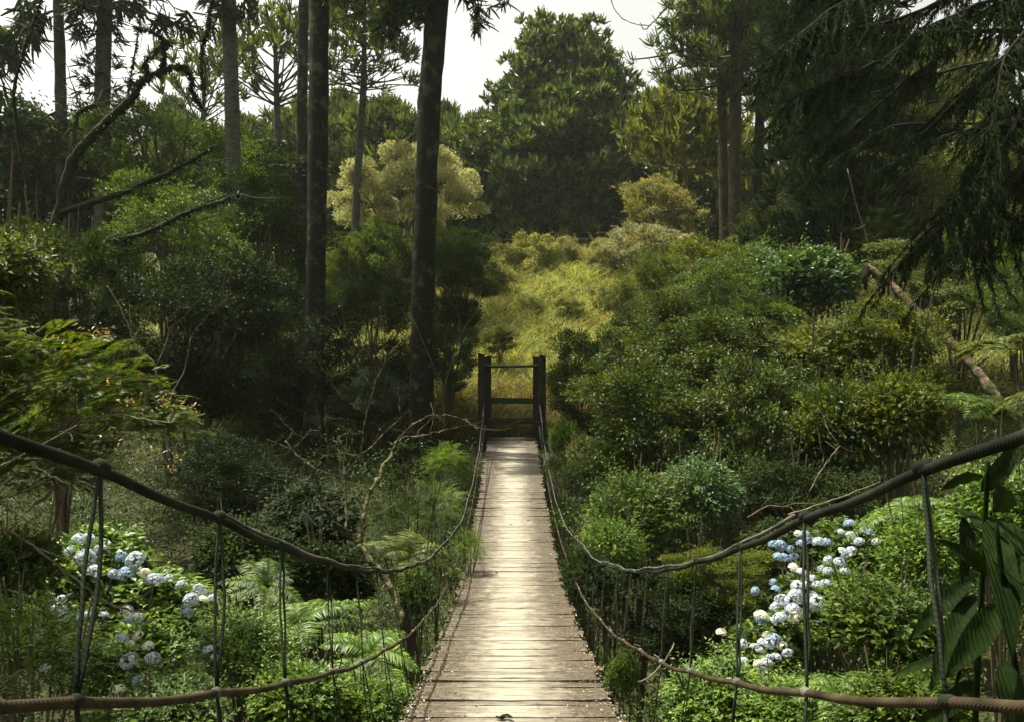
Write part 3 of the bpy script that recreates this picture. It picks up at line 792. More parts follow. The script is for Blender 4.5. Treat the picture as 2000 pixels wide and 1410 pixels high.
tall_tree('tall_pine', "thickest black trunk, leaning slightly, in front of the pale round tree", 20.5, [(853, 0), (838, 200), (830, 500), (826, 700), (824, 900)], 44, 22,
          w_crown(14, 21, 1.7, 0.9, 2.0, 4), mat='dark', bark='bark', seed=6,
          extra=[([(860, -60, 0), (900, -15, -.4), (930, 20, -.6), (945, 42, -.7)], 0.95, 13, 0.42, 9), ([(870, -70, 0), (940, -35, -.3), (985, 8, -.3)], 0.5, 6, 0.42, 9),
                 ([(850, -70, 0), (800, -30, -.5), (770, 20, -.7), (755, 45, -.7)], 0.9, 20, 0.55, 12), ([(850, -60, 0), (815, -10, -.5), (735, 10, -.7)], 0.7, 14, 0.55, 12)])
# araucarias in the middle distance
tall_tree('araucaria', "slender araucaria with flat bare curving branches between the two black trunks", 45, [(712, 0), (709, 170), (700, 330), (694, 470)], 15, hi(-40, 45),
          [(hi(v, 45), L, nb, e0, cu, fr, nt, tl, m) for v, L, nb, e0, cu, fr, nt, tl, m in (
              (180, 3.6, 8, 0.22, -0.02, 0.85, 2, .5, 10), (165, 3.8, 8, 0.18, 0.0, 0.85, 2, .5, 10), (150, 3.6, 7, 0.15, 0.05, 0.8, 3, .5, 12), (132, 3.4, 7, 0.12, 0.08, 0.8, 3, .55, 12), (118, 3.0, 7, 0.15, 0.12, 0.8, 3, .55, 14),
              (95, 3.2, 8, 0.2, 0.22, 0.45, 7, .62, 18), (60, 3.4, 8, 0.2, 0.25, 0.4, 8, .62, 18), (25, 3.2, 8, 0.25, 0.25, 0.35, 8, .62, 18), (-10, 2.6, 7, 0.3, 0.25, 0.3, 8, .62, 18), (-35, 1.6, 6, 0.5, 0.2, 0.2, 7, .6, 18))],
          mat='olive', bark='barkgrey', seed=7, tw=0.075)
tall_tree('araucaria', "candelabra araucaria with upswept branches just right of the bare greyish trunk", 42, [(536, 60), (540, 150), (545, 330)], 16, hi(40, 42),
          [(hi(205, 42), 4.3, 9, 0.30, 0.22, 0.78, 2, .6, 13), (hi(190, 42), 3.9, 9, 0.40, 0.25, 0.75, 2, .6, 13), (hi(172, 42), 3.5, 8, 0.50, 0.25, 0.72, 2, .6, 13), (hi(150, 42), 2.8, 8, 0.6, 0.25, 0.65, 3, .6, 13), (hi(110, 42), 2.0, 7, 0.55, 0.25, 0.5, 3, .6, 13), (hi(80, 42), 1.2, 6, 0.7, 0.2, 0.3, 3, .6, 13)],
          mat='fir', bark='barkgrey', seed=8, tw=0.085)
tall_tree('araucaria', "araucaria with low spreading arms at the left of the bare greyish trunk", 44, [(400, 160), (395, 240), (392, 330)], 12, hi(120, 44),
          [(hi(240, 44), 3.4, 9, 0.55, 0.2, 0.7, 2, .6, 13), (hi(215, 44), 2.8, 8, 0.6, 0.25, 0.6, 2, .6, 13), (hi(180, 44), 2.2, 7, 0.6, 0.25, 0.5, 2, .6, 13), (hi(145, 44), 1.5, 6, 0.7, 0.2, 0.3, 2, .6, 13)],
          mat='olive', bark='barkgrey', seed=9, tw=0.085)
# right-hand trunks
RW = lambda Y, seed: None
tall_tree('tall_pine', "leftmost of three slim brown trunks right of the big round-topped conifer", 38, [(1412, 0), (1411, 200), (1413, 470)], 18, 26,
          w_crown(hi(170, 38), 25, 3.0, 1.6, 1.25, 7, 0.05, 0.15, 0.35, 8, .6, 16), mat='fir', bark='barkbrown', seed=11,
          extra=[([(1411, 130, 0), (1370, 128, -.5), (1320, 133, -.8), (1272, 135, -1)], 0.2, 9, 0.6, 10), ([(1411, 165, 0), (1380, 175, -.5), (1330, 178, -.8), (1300, 170, -1)], -0.1, 7, 0.55, 10),
                 ([(1411, 95, 0), (1360, 90, -.5), (1300, 110, -1), (1235, 118, -1.3), (1225, 100, -1.3)], 0.1, 8, 0.5, 9), ([(1411, 60, 0), (1360, 40, -.6), (1310, 50, -1)], 0.3, 14, 0.65, 14),
                 ([(1411, 20, 0), (1370, 0, -.6), (1320, 20, -1), (1305, 60, -1)], 0.4, 16, 0.65, 14)])
tall_tree('tall_pine', "middle of three slim brown trunks right of the big round-topped conifer", 37, [(1441, 0), (1438, 200), (1434, 490)], 23, 25,
          w_crown(hi(120, 37), 24, 2.6, 1.6, 1.3, 7, 0.05, 0.15, 0.35, 8, .6, 16), mat='fir', bark='barkbrown', seed=12)
tall_tree('tall_pine', "darker slim trunk, rightmost of the three right of the big conifer", 40, [(1490, 0), (1485, 200), (1478, 345)], 19, 26,
          w_crown(hi(190, 40), 25, 2.8, 1.6, 1.3, 7, 0.0, 0.1, 0.3, 9, .65, 16), mat='fir', bark='bark', seed=13)
tall_tree('tall_fir', "brown-barked trunk hung with dark drooping boughs at the right", 26, [(1642, 100), (1640, 300), (1638, 520)], 20, 20,
          w_crown(hi(430, 26), 19, 2.6, 1.6, 0.75, 7, -0.25, -0.12, 0.15, 10, .55, 16), mat='cedar', bark='barkbrown', seed=14, tw=0.05)
tall_tree('araucaria', "low spreading yellowish araucaria behind the three slim trunks, right of the big conifer", 46, [(1335, 260), (1338, 330), (1340, 420)], 10, hi(215, 46),
          [(hi(330, 46), 3.9, 10, 0.15, 0.15, 0.45, 7, .62, 16), (hi(300, 46), 3.6, 10, 0.2, 0.18, 0.4, 8, .62, 18), (hi(272, 46), 2.9, 9, 0.25, 0.2, 0.35, 7, .62, 18), (hi(245, 46), 2.0, 8, 0.3, 0.2, 0.3, 6, .6, 18), (hi(225, 46), 1.2, 6, 0.5, 0.2, 0.2, 5, .6, 18)],
          mat='firlit', bark='palebranch', seed=15, tw=0.09)

def big_conifer():
    rng = np.random.default_rng(21); Y = 60
    t = thing('conifer', "big round-topped dark conifer in the centre behind the sunlit meadow", 'tree', (at(1090, 0, Y)[0], Y, float(H(3.4, Y)) - .2))
    off = (-t.location[0], -t.location[1], -t.location[2])
    env_v = np.array([22, 30, 48, 95, 130, 165, 200, 250, 300, 350, 400, 440, 480]); env_l = np.array([1085, 1058, 1038, 1018, 1005, 985, 968, 930, 890, 905, 935, 945, 955])
    env_r = np.array([1092, 1130, 1152, 1168, 1205, 1222, 1235, 1265, 1292, 1280, 1255, 1240, 1225])
    gb, gl = Geo(), Geo()
    for du, rr in ((0, 0.30), (14, 0.2), (-22, 0.18), (60, 0.22)):
        p = [at(1088 + du, v, Y + du * 0.02) for v in (500, 380, 250, 120, 60)]
        gb.tube(np.array(p), rr * np.array([1, .9, .7, .45, .15]), 8)
    top, bot = hi(24, Y), hi(478, Y)
    zs = np.linspace(bot, top - 1.5, 40)
    for zi, zq in enumerate(zs):
        v = 705 - zq * F / Y
        if 300 < v < 470 and zi % 2: continue
        cl = at(np.interp(v, env_v, env_l), v, Y)[0]; cr = at(np.interp(v, env_v, env_r), v, Y)[0]
        cx, rad = (cl + cr) / 2, (cr - cl) / 2
        nb = int(5 + rad * 1.5); a0 = rng.uniform(0, 6)
        for i in range(nb):
            az = a0 + i * 2 * np.pi / nb + rng.normal(0, .15)
            # fuller where the sprays part: leave the open window right of centre near v=290
            L = rad * rng.uniform(0.66, 1.08)
            p0 = np.array([cx, Y, zq - 0.28 * L])
            B = branch_curve(p0, az, L, 0.10, 0.22, 8, rng, 0.10)
            gb.tube(B, np.linspace(0.07, 0.02, 8), 5)
            nc = int(1 + L * 0.75)
            ts = rng.uniform(0.3, 1, nc) ** 0.6; ts[0] = rng.uniform(.88, 1)
            Cc = np.stack([np.interp(ts * 7, np.arange(8), B[:, k]) for k in range(3)], 1) + rng.normal(0, 0.25, (nc, 3))
            per = 5; q = sph(rng, nc * per, -.35)
            Pt = np.repeat(Cc, per, 0) + q * (np.repeat(rng.uniform(.5, .95, nc), per) * rng.uniform(.6, 1, nc * per))[:, None] * [1, 1, .55]
            tuft_ribbons(gl, rng, Pt, q * .9 + np.array([0, 0, .45]), 10, 0.52, 0.15, .95, .3)
    o = link('trunk', gb.mesh('trunk', True), M['barkgrey'], t); o.location = off
    o = link('crown', gl.mesh('crown'), M['fir'], t); o.location = off
big_conifer()

# a few whole araucaria crowns, copied for the wood behind
def a_arau(seed, h=10.0, rad=3.6, n=13, low=0.25):
    rng = np.random.default_rng(seed); gb, gl = Geo(), Geo()
    gb.tube(np.array([[0, 0, 0], [0.1, 0, h * .5], [0, 0.05, h * .98]]), np.array([.28, .2, .06]), 8)
    for i in range(n):
        q = i / (n - 1); z = h * (low + (0.97 - low) * q); L0 = rad * (math.sin(math.pi * min(1, 0.32 + 0.68 * q)) ** 0.6 * 0.95 + 0.12)
        nb = 8; a0 = rng.uniform(0, 6)
        for j in range(nb):
            B = branch_curve((0, 0, z - .2 * L0), a0 + j * .785 + rng.normal(0, .15), L0 * rng.uniform(.75, 1.1), .12, .2, 7, rng, .1)
            gb.tube(B, np.linspace(.06, .02, 7), 4)
            nt = 6; ts = rng.uniform(.3, 1, nt) ** .7
            Pt = np.stack([np.interp(ts * 6, np.arange(7), B[:, k]) for k in range(3)], 1) + rng.normal(0, .3, (nt, 3)) * [1, 1, .5]
            tuft_ribbons(gl, rng, Pt, unit(B[-1] - B[-3]) * .7 + np.array([0, 0, .6]) + rng.normal(0, .3, (nt, 3)), 13, .62, .13)
    return gb, gl
_ar = [a_arau(s) for s in (201, 202)]
_arm = [(b.mesh('trunk', True), c.mesh('crown')) for b, c in _ar]
def back_araucaria(label, u, vtop, Y, rad, mat='fir', i=0, low=None, group=None):
    x = (u - 1000) * Y / F; z0 = float(H(x, Y)) - .2; h = hi(vtop, Y) - z0
    t = thing('araucaria', label, 'tree', (x, Y, z0), group)
    for nm, me, mt in (('trunk', _arm[i][0], M['barkgrey']), ('crown', _arm[i][1], M[mat])):
        o = link(nm, me, mt, t); o.scale = (rad / 3.6, rad / 3.6, h / 10); o.rotation_euler = (0, 0, RS.uniform(0, 6.28))
    return t
for a in [
    ("dense tufted dark araucaria crown showing between the two thick black trunks", 755, 205, 62, 4.6, 'fir', 0),
    ("tufted araucaria crown right behind the thick black trunk beside the thin one", 668, 190, 66, 3.6, 'fir', 1),
    ("small tufted araucaria behind the leaning thick trunk, left of the big conifer", 870, 215, 66, 3.4, 'fir', 1),
    ("low araucaria filling the gap between pale round tree and big conifer", 925, 240, 64, 4.0, 'fir', 0),
    ("araucaria standing at the right shoulder of the big conifer", 1290, 190, 62, 3.8, 'fir', 1),
    ("yellow-lit araucaria seen between the two left slim trunks on the right", 1395, 225, 56, 3.8, 'firlit', 0),
    ("yellow-lit araucaria seen through the dark cedar boughs", 1735, 70, 48, 4.2, 'firlit', 1),
    ("second yellow-lit araucaria, farther right behind the cedar boughs", 1850, 90, 50, 4.4, 'firlit', 0),
    ("dim araucaria behind the brown-barked trunk hung with dark boughs", 1590, 150, 58, 4.6, 'fir', 1),
    ("rounded treetop against the sky between second and third trunks from the left", 340, 205, 62, 2.8, 'fir', 0),
    ("dark treetop below the branch of the far left trunk", 30, 250, 50, 4.2, 'fir', 1),
    ("treetop low on the skyline between the first and second left trunks", 160, 240, 56, 3.8, 'fir', 0),
    ("araucaria behind the thin trunk beside the thick black trunk", 585, 205, 60, 3.4, 'fir', 0),
    ("dark araucaria low behind the candelabra araucaria", 480, 240, 60, 4.0, 'fir', 1),
]: back_araucaria(*a)

def cedar():
    rng = np.random.default_rng(31)
    base = np.array([7.9, 11.5, 0]); base[2] = float(H(7.9, 11.5)) - .2
    t = thing('cedar', "dark drooping cedar whose boughs hang over the top right corner", 'tree', base)
    off = tuple(-base)
    gt = trunk_mesh(np.array([base, base + [0, 0, 6], base + [0.1, 0, 17]]), np.array([.34, .26, .08]), rng)
    o = link('trunk', gt.mesh('trunk', True), M['cedarbark'], t); o.location = off
    gb, gl = Geo(), Geo()
    def bough(P, r, hang, dens, tl):
        n = len(P); gb.tube(P, np.linspace(r, r * .3, n), 6)
        seg = np.linalg.norm(np.diff(P, axis=0), axis=1).sum()
        m = int(seg * dens * 1.25)
        q = rng.uniform(0.12, 1, m) * (n - 1)
        A = np.stack([np.interp(q, np.arange(n), P[:, k]) for k in range(3)], 1)
        tan = unit(P[-1] - P[0]); sd = unit(np.cross(tan, [0, 0, 1.0]))
        for i in range(m):
            ln = hang * rng.uniform(.4, 1.2); s = rng.choice([-1, 1])
            t6 = np.linspace(0, 1, 7)[:, None]
            d = sd * s * rng.uniform(.1, .8) + tan * rng.uniform(.5, 1.0)
            T = A[i] + d * ln * t6 * 0.9 + np.array([0, 0, -1.0]) * ln * (0.12 * t6 + 0.42 * t6 ** 2) + rng.normal(0, .012, (7, 3)) * t6
            gb.tube(T, np.linspace(.008, .003, 7), 4)
            k = int(ln * 210); qq = rng.uniform(0.05, 6, k)
            Pn = np.stack([np.interp(qq, np.arange(7), T[:, c]) for c in range(3)], 1)
            Dn = unit(T[-1] - T[2]) * 0.75 + rng.normal(0, .45, (k, 3)) + [0, 0, -.25]
            gl.ribbons(Pn, Dn, np.tile([0, 0, -.25], (k, 1)) + rng.normal(0, .1, (k, 3)), tl * rng.uniform(.6, 1.3, k), 0.013 * rng.uniform(.7, 1.4, k), 2, rng, .6)
    # the boughs the photograph shows, running down-left from the trunk
    for pts, r, hang, dens in [
        ([(2080, -40, 11.5), (1850, 40, 10.8), (1680, 130, 10.2), (1560, 190, 9.8)], .045, .75, 13),
        ([(2080, -160, 11.5), (1800, -70, 10.6), (1620, 20, 10.0), (1545, 70, 9.6)], .045, .8, 14),
        ([(2080, 60, 11.5), (1900, 70, 11.0), (1780, 160, 10.6), (1640, 290, 10.2)], .04, .55, 8),
        ([(2080, -100, 11.5), (1900, -30, 11.4), (1740, 40, 11.2), (1590, 70, 11.0), (1535, 110, 10.8)], .04, .7, 12),
        ([(2080, -200, 11.5), (1860, -150, 11.8), (1680, -60, 12.0), (1570, -10, 12.0)], .04, .8, 12),
        ([(2080, 150, 11.5), (1960, 120, 11.0), (1880, 170, 10.4), (1800, 260, 10.0)], .035, .6, 10),
        ([(2080, 120, 11.5), (2010, 200, 10.6), (1960, 300, 10.0), (1880, 400, 9.6), (1830, 480, 9.4)], .035, .75, 15),
        ([(2080, 220, 11.5), (2020, 300, 10.8), (1960, 400, 10.2), (1900, 490, 9.8)], .03, .85, 16),
        ([(2080, 60, 11.5), (2000, 60, 10.4), (1950, 130, 10.0), (1930, 260, 9.6), (1925, 330, 9.5)], .03, .6, 13),
        ([(2080, -20, 11.5), (2000, -10, 9.8), (1900, 10, 8.8), (1800, 60, 8.2)], .03, .6, 11),
        ([(2080, 330, 11.5), (2030, 390, 10.6), (1990, 470, 10.2)], .025, .6, 12),
        ([(2080, 250, 11.5), (1980, 230, 11.8), (1850, 270, 12.0), (1720, 340, 12.2)], .03, .55, 9),
        ([(2080, 180, 11.5), (1900, 240, 12.4), (1740, 250, 12.8), (1600, 330, 13.0)], .03, .6, 10),
        ([(2080, 100, 11.5), (1880, 130, 13.0), (1700, 180, 13.5), (1590, 270, 13.8)], .03, .75, 11),
    ]:
        C = np.array([at(u, v, Y) for u, v, Y in pts]); C[0] = [base[0], base[1], C[0][2]]
        s = np.linspace(0, len(C) - 1, 16)
        P = np.stack([np.interp(s, np.arange(len(C)), C[:, k]) for k in range(3)], 1)
        P[1:] += np.cumsum(rng.normal(0, .012, (15, 3)), 0)
        bough(P, r, hang, dens, .075)
    o = link('branches', gb.mesh('branches', True), M['cedarbark'], t); o.location = off
    o = link('crown', gl.mesh('crown'), M['cedar'], t); o.location = off
cedar()

def polytubes(name, label, cat, paths, mat, base, twigs=0, seed=0, part='branches', trunk=0, tl=0.25, tmat=None, parent=None, shag=0):
    """paths: list of ([(u, v, Y)...], r0, r1)"""
    rng = np.random.default_rng(seed)
    shagP = []; t = parent or thing(name, label, cat, base); off = tuple(-np.array(t.location))
    for k, (pts, r0, r1) in enumerate(paths):
        if k == 0 and trunk: g = Geo()
        elif k == (1 if trunk else 0): g = Geo()
        C = np.array([at(*p) for p in pts]); n = (len(C) - 1) * 5 + 1
        s = np.linspace(0, len(C) - 1, n)
        # Catmull-Rom-like smoothing
        P = np.stack([np.interp(s, np.arange(len(C)), C[:, c]) for c in range(3)], 1)
        Pk = np.pad(P, ((2, 2), (0, 0)), mode='edge'); S = (Pk[:-4] + 2 * Pk[1:-3] + 3 * P + 2 * Pk[3:-1] + Pk[4:]) / 9; S[0], S[-1] = P[0], P[-1]
        S[1:-1] += rng.normal(0, r0 * (.12 if shag else .35), (n - 2, 3))
        R = np.linspace(r0, r1, n) * (1 + rng.normal(0, .06 if shag else .13, n))
        if shag: shagP.append(np.repeat(S, 26, 0) + unit(rng.normal(size=(n * 26, 3))) * np.repeat(R, 26)[:, None] + (np.repeat(np.gradient(S, axis=0), 26, 0) * rng.uniform(-.5, .5, (n * 26, 1))))
        g.tube(S, R, 7)
        for j in range(twigs if k else 0):
            b = S[rng.integers(n // 3, n)]; d = unit(S[-1] - S[0]) * .5 + rng.normal(0, .7, 3); m = 6
            q = np.linspace(0, 1, m)[:, None]; ln = tl * rng.uniform(.4, 1.4)
            W = b + d * ln * q + np.cumsum(rng.normal(0, .05 * ln, (m, 3)), 0) * (q > 0)
            g.tube(W, np.linspace(r1 * .7, r1 * .25, m), 5)
        if k == 0 and trunk:
            o = link('trunk', g.mesh('trunk', True), M[mat], t); o.location = off
    o = link(part, g.mesh(part, True), M[tmat or mat], t); o.location = off
    if shag:
        P = np.concatenate(shagP); m = len(P); gm = Geo(); ln = rng.uniform(.03, .11, m)
        gm.leaves(P, rng.normal(0, .6, (m, 3)) + [0, 0, -.7], rng.normal(0, 1, (m, 3)), ln, ln * .35)
        o = link('moss', gm.mesh('moss'), M['deep'], t); o.location = off
    return t

# lichen-covered bare tree left of the bridge
Yb = 8.6
b0 = at(790, 1215, 8.2)
polytubes('bare_tree', "leafless forked tree crusted in yellow lichen just left of the bridge", 'tree', [
    ([(792, 1225, 8.2), (776, 1173, 8.3), (747, 1122, 8.4), (717, 1084, 8.5), (700, 1058, 8.55), (711, 1036, 8.6), (712, 994, 8.7), (723, 959, 8.8), (741, 932, 8.9), (764, 890, 9.0), (775, 862, 9.1)], .034, .021),
    ([(770, 868, 9.0), (788, 853, 9.1), (827, 851, 9.3), (875, 838, 9.5)], .018, .008),
    ([(766, 880, 9.0), (790, 840, 8.8), (836, 812, 8.8), (878, 811, 8.9), (907, 819, 9.0), (930, 834, 9.0)], .013, .006),
    ([(700, 1060, 8.55), (681, 1048, 8.5), (660, 1021, 8.4), (636, 985, 8.3), (621, 947, 8.3), (614, 914, 8.3), (595, 901, 8.3), (577, 884, 8.3), (556, 860, 8.3)], .020, .007),
    ([(678, 1040, 8.5), (676, 985, 8.7), (674, 938, 8.8), (668, 887, 8.9), (639, 860, 8.9), (621, 840, 8.9), (604, 842, 8.9)], .014, .006),
    ([(668, 887, 8.9), (635, 888, 8.8), (617, 903, 8.8)], .009, .005), ([(668, 884, 8.9), (705, 890, 9.0), (730, 868, 9.1), (752, 843, 9.2), (800, 800, 9.3)], .009, .004),
    ([(657, 870, 8.9), (660, 852, 8.9), (684, 843, 8.9)], .007, .004), ([(636, 960, 8.3), (654, 960, 8.3), (672, 940, 8.3)], .008, .004),
    ([(604, 842, 8.9), (588, 862, 8.9), (575, 872, 8.9)], .006, .004), ([(614, 930, 8.3), (590, 940, 8.3), (580, 935, 8.3)], .008, .004),
    ([(735, 1005, 8.6), (770, 985, 8.5), (805, 950, 8.5)], .006, .003), ([(640, 860, 8.9), (634, 820, 8.9), (636, 790, 8.9)], .006, .003)],
    'lichen', b0, twigs=7, seed=41, trunk=1, tl=.28)

polytubes('bare_sapling', "thin leafless sapling in the dark tangle right of the orange-tipped shrub", 'tree', [
    ([(330, 900, 11), (320, 800, 11), (300, 700, 11), (268, 690, 11), (252, 640, 11), (230, 590, 11), (208, 558, 11)], .018, .006), ([(305, 715, 11), (330, 660, 11), (325, 620, 11)], .010, .004),
    ([(280, 690, 11), (255, 660, 11), (254, 595, 11)], .010, .004), ([(318, 790, 11), (360, 730, 11), (372, 660, 11)], .010, .004)], 'palebranch', at(330, 900, 11), twigs=5, seed=46, trunk=1, tl=.45)
polytubes('bare_sapling', "forked leafless sapling in the gloom between the two thick black trunks", 'tree', [
    ([(705, 900, 17), (712, 820, 17), (735, 740, 17), (760, 690, 17), (800, 655, 17)], .022, .008), ([(728, 760, 17), (690, 700, 17), (672, 630, 17)], .014, .005),
    ([(745, 715, 17), (752, 650, 17), (742, 600, 17)], .012, .005), ([(718, 810, 17), (660, 770, 17), (612, 690, 17)], .012, .005)], 'lichen', at(705, 900, 17), twigs=6, seed=47, trunk=1, tl=.6)
polytubes('bare_sapling', "leafless sapling with grey twigs beside the portal's left post", 'tree', [
    ([(870, 850, 19.5), (862, 770, 19.5), (885, 700, 19.5), (905, 640, 19.5), (940, 600, 19.5)], .02, .008), ([(866, 760, 19.5), (840, 700, 19.5), (800, 610, 19.5)], .012, .005),
    ([(890, 690, 19.5), (900, 620, 19.5), (880, 590, 19.5)], .010, .004)], 'twig', at(870, 850, 19.5), twigs=6, seed=48, trunk=1, tl=.5)

# mossy leaning tree at the upper left
polytubes('mossy_tree', "gnarled mossy black branch reaching up to the sky between left trunks", 'tree', [
    ([(96, 640, 15), (100, 520, 15), (112, 420, 15), (140, 310, 14.8), (180, 268, 14.6), (230, 218, 14.4), (262, 190, 14.3), (275, 160, 14.2), (292, 150, 14.2), (330, 132, 14.1), (362, 130, 14.0)], .11, .035),
    ([(290, 150, 14.2), (280, 125, 14.1), (300, 105, 14.1), (322, 80, 14.0)], .035, .015), ([(318, 135, 14.1), (320, 115, 14.1), (323, 95, 14.1)], .03, .012),
    ([(322, 80, 14.0), (300, 60, 13.9), (262, 52, 13.9)], .02, .01), ([(322, 80, 14.0), (334, 86, 14.0)], .02, .01),
    ([(140, 310, 14.8), (150, 215, 14.9), (190, 205, 15)], .05, .02), ([(362, 130, 14), (375, 150, 14), (374, 178, 14), (395, 210, 14)], .03, .012),
    ([(418, -20, 14), (410, 20, 14), (405, 60, 14), (395, 90, 14), (392, 140, 14), (398, 180, 14)], .035, .015),
    ([(245, 215, 14.4), (262, 110, 14.2), (280, 10, 14)], .018, .01), ([(112, 420, 15), (230, 380, 14.5), (330, 340, 14), (420, 285, 13.6)], .07, .02),
    ([(106, 480, 15), (250, 470, 14), (380, 410, 13.5), (470, 380, 13)], .06, .02), ([(60, 400, 14.5), (20, 180, 14), (60, 60, 13.6), (85, -10, 13.4)], .035, .015)],
    'moss', at(96, 640, 15), twigs=8, seed=42, trunk=1, tl=.5, shag=1)


# fallen log on the right slope
def log():
    rng = np.random.default_rng(44)
    P = np.array([at(u, v, Y) for u, v, Y in ((1692, 522, 17), (1740, 556, 16.8), (1800, 620, 16.4), (1870, 685, 16.0), (1915, 735, 15.7), (1955, 790, 15.4))])
    s = np.linspace(0, 5, 22); P = np.stack([np.interp(s, np.arange(6), P[:, k]) for k in range(3)], 1)
    g = trunk_mesh(P, np.linspace(.07, .095, 22), rng, 14, .15, .12)
    t = thing('fallen_log', "sunlit fallen log lying slanted down the slope behind hanging cedar boughs", 'log', P[-1]); off = tuple(-P[-1])
    o = link('trunk', g.mesh('trunk', True), M['logbark'], t); o.location = off
    g = Geo(); g.tube(np.array([at(1692, 522, 17), at(1688, 545, 16.9), at(1693, 575, 16.8)]), np.array([.075, .06, .03]), 8)
    o = link('broken_stub', g.mesh('broken_stub', True), M['bark'], t); o.location = off
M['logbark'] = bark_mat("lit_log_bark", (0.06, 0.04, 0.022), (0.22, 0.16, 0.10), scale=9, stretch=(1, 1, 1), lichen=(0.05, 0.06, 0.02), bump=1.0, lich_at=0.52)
log()

polytubes('thin_pole', "thin pale green dead stem leaning beside the brown-barked trunk", 'stem', [
    ([(1655, 330, 18), (1672, 400, 18), (1690, 455, 18), (1706, 520, 18), (1712, 570, 18)], .009, .012), ([(1690, 440, 18), (1668, 450, 18)], .008, .004)], 'palebranch', at(1712, 570, 18), seed=45, part='stem')

def wire(label, P):
    P = np.array([at(*p) for p in P]); s = np.linspace(0, len(P) - 1, 40)
    Q = np.stack([np.interp(s, np.arange(len(P)), P[:, k]) for k in range(3)], 1)
    g = Geo(); g.tube(Q, .006, 5)
    o = link('overhead_wire', g.mesh('overhead_wire', True), M['wire']); tag(o, label, 'wire')
wire("upper thin wire strung low across the dark base of the big conifer", [(560, 462, 47), (900, 470, 47), (1250, 466, 47), (1900, 455, 47)])
wire("lower thin wire strung across the meadow top between trees", [(560, 498, 46), (900, 490, 46), (1250, 484, 46), (1900, 515, 46)])

# ------------------------------------------------------------------ plants, far to near
def P_(*a, **k): plant(*a, **k)
# pale round tree
def round_tree():
    rng = np.random.default_rng(55); Y = 48
    c = at(794, 395, Y); gz = float(H(c[0], Y)) - .1
    t = thing('round_tree', "pale cream-flowered round-crowned tree behind the leaning black trunk", 'tree', (c[0], Y, gz)); off = tuple(-np.array(t.location))
    g = Geo()
    # domed crown of rounded billows
    nl = 74; D = sph(rng, nl, -.25); R = np.array([4.6, 3.2, 3.95])
    C = c + np.array([0, 0, -.6]) + D * R * rng.uniform(.72, .97, (nl, 1))
    per = 620; i = np.repeat(np.arange(nl), per); q = sph(rng, len(i), -.5); r = rng.uniform(.5, .95, nl)[i] * (rng.random(len(i)) ** .35)
    P = C[i] + q * r[:, None] * [1, 1, .8]
    l = rng.uniform(.10, .2, len(i))
    g.leaves(P, q + rng.normal(0, .5, P.shape) + [0, 0, .3], q + [0, 0, .6] + rng.normal(0, .4, P.shape), l, l * .55)
    o = link('crown', g.mesh('crown'), M['pale'], t); o.location = off
    g = Geo()
    for k in range(9):
        e = c + np.array([rng.uniform(-3, 3), rng.uniform(-1.5, 1), rng.uniform(.5, 3)]); b = np.array([c[0] + rng.normal(0, .4), Y, gz])
        tt = np.linspace(0, 1, 8)[:, None]; g.tube(b + (e - b) * tt * [1, 1, 1] + rng.normal(0, .05, (8, 3)), np.linspace(.14, .03, 8), 6)
    o = link('trunk', g.mesh('trunk', True), M['palebranch'], t); o.location = off
round_tree()

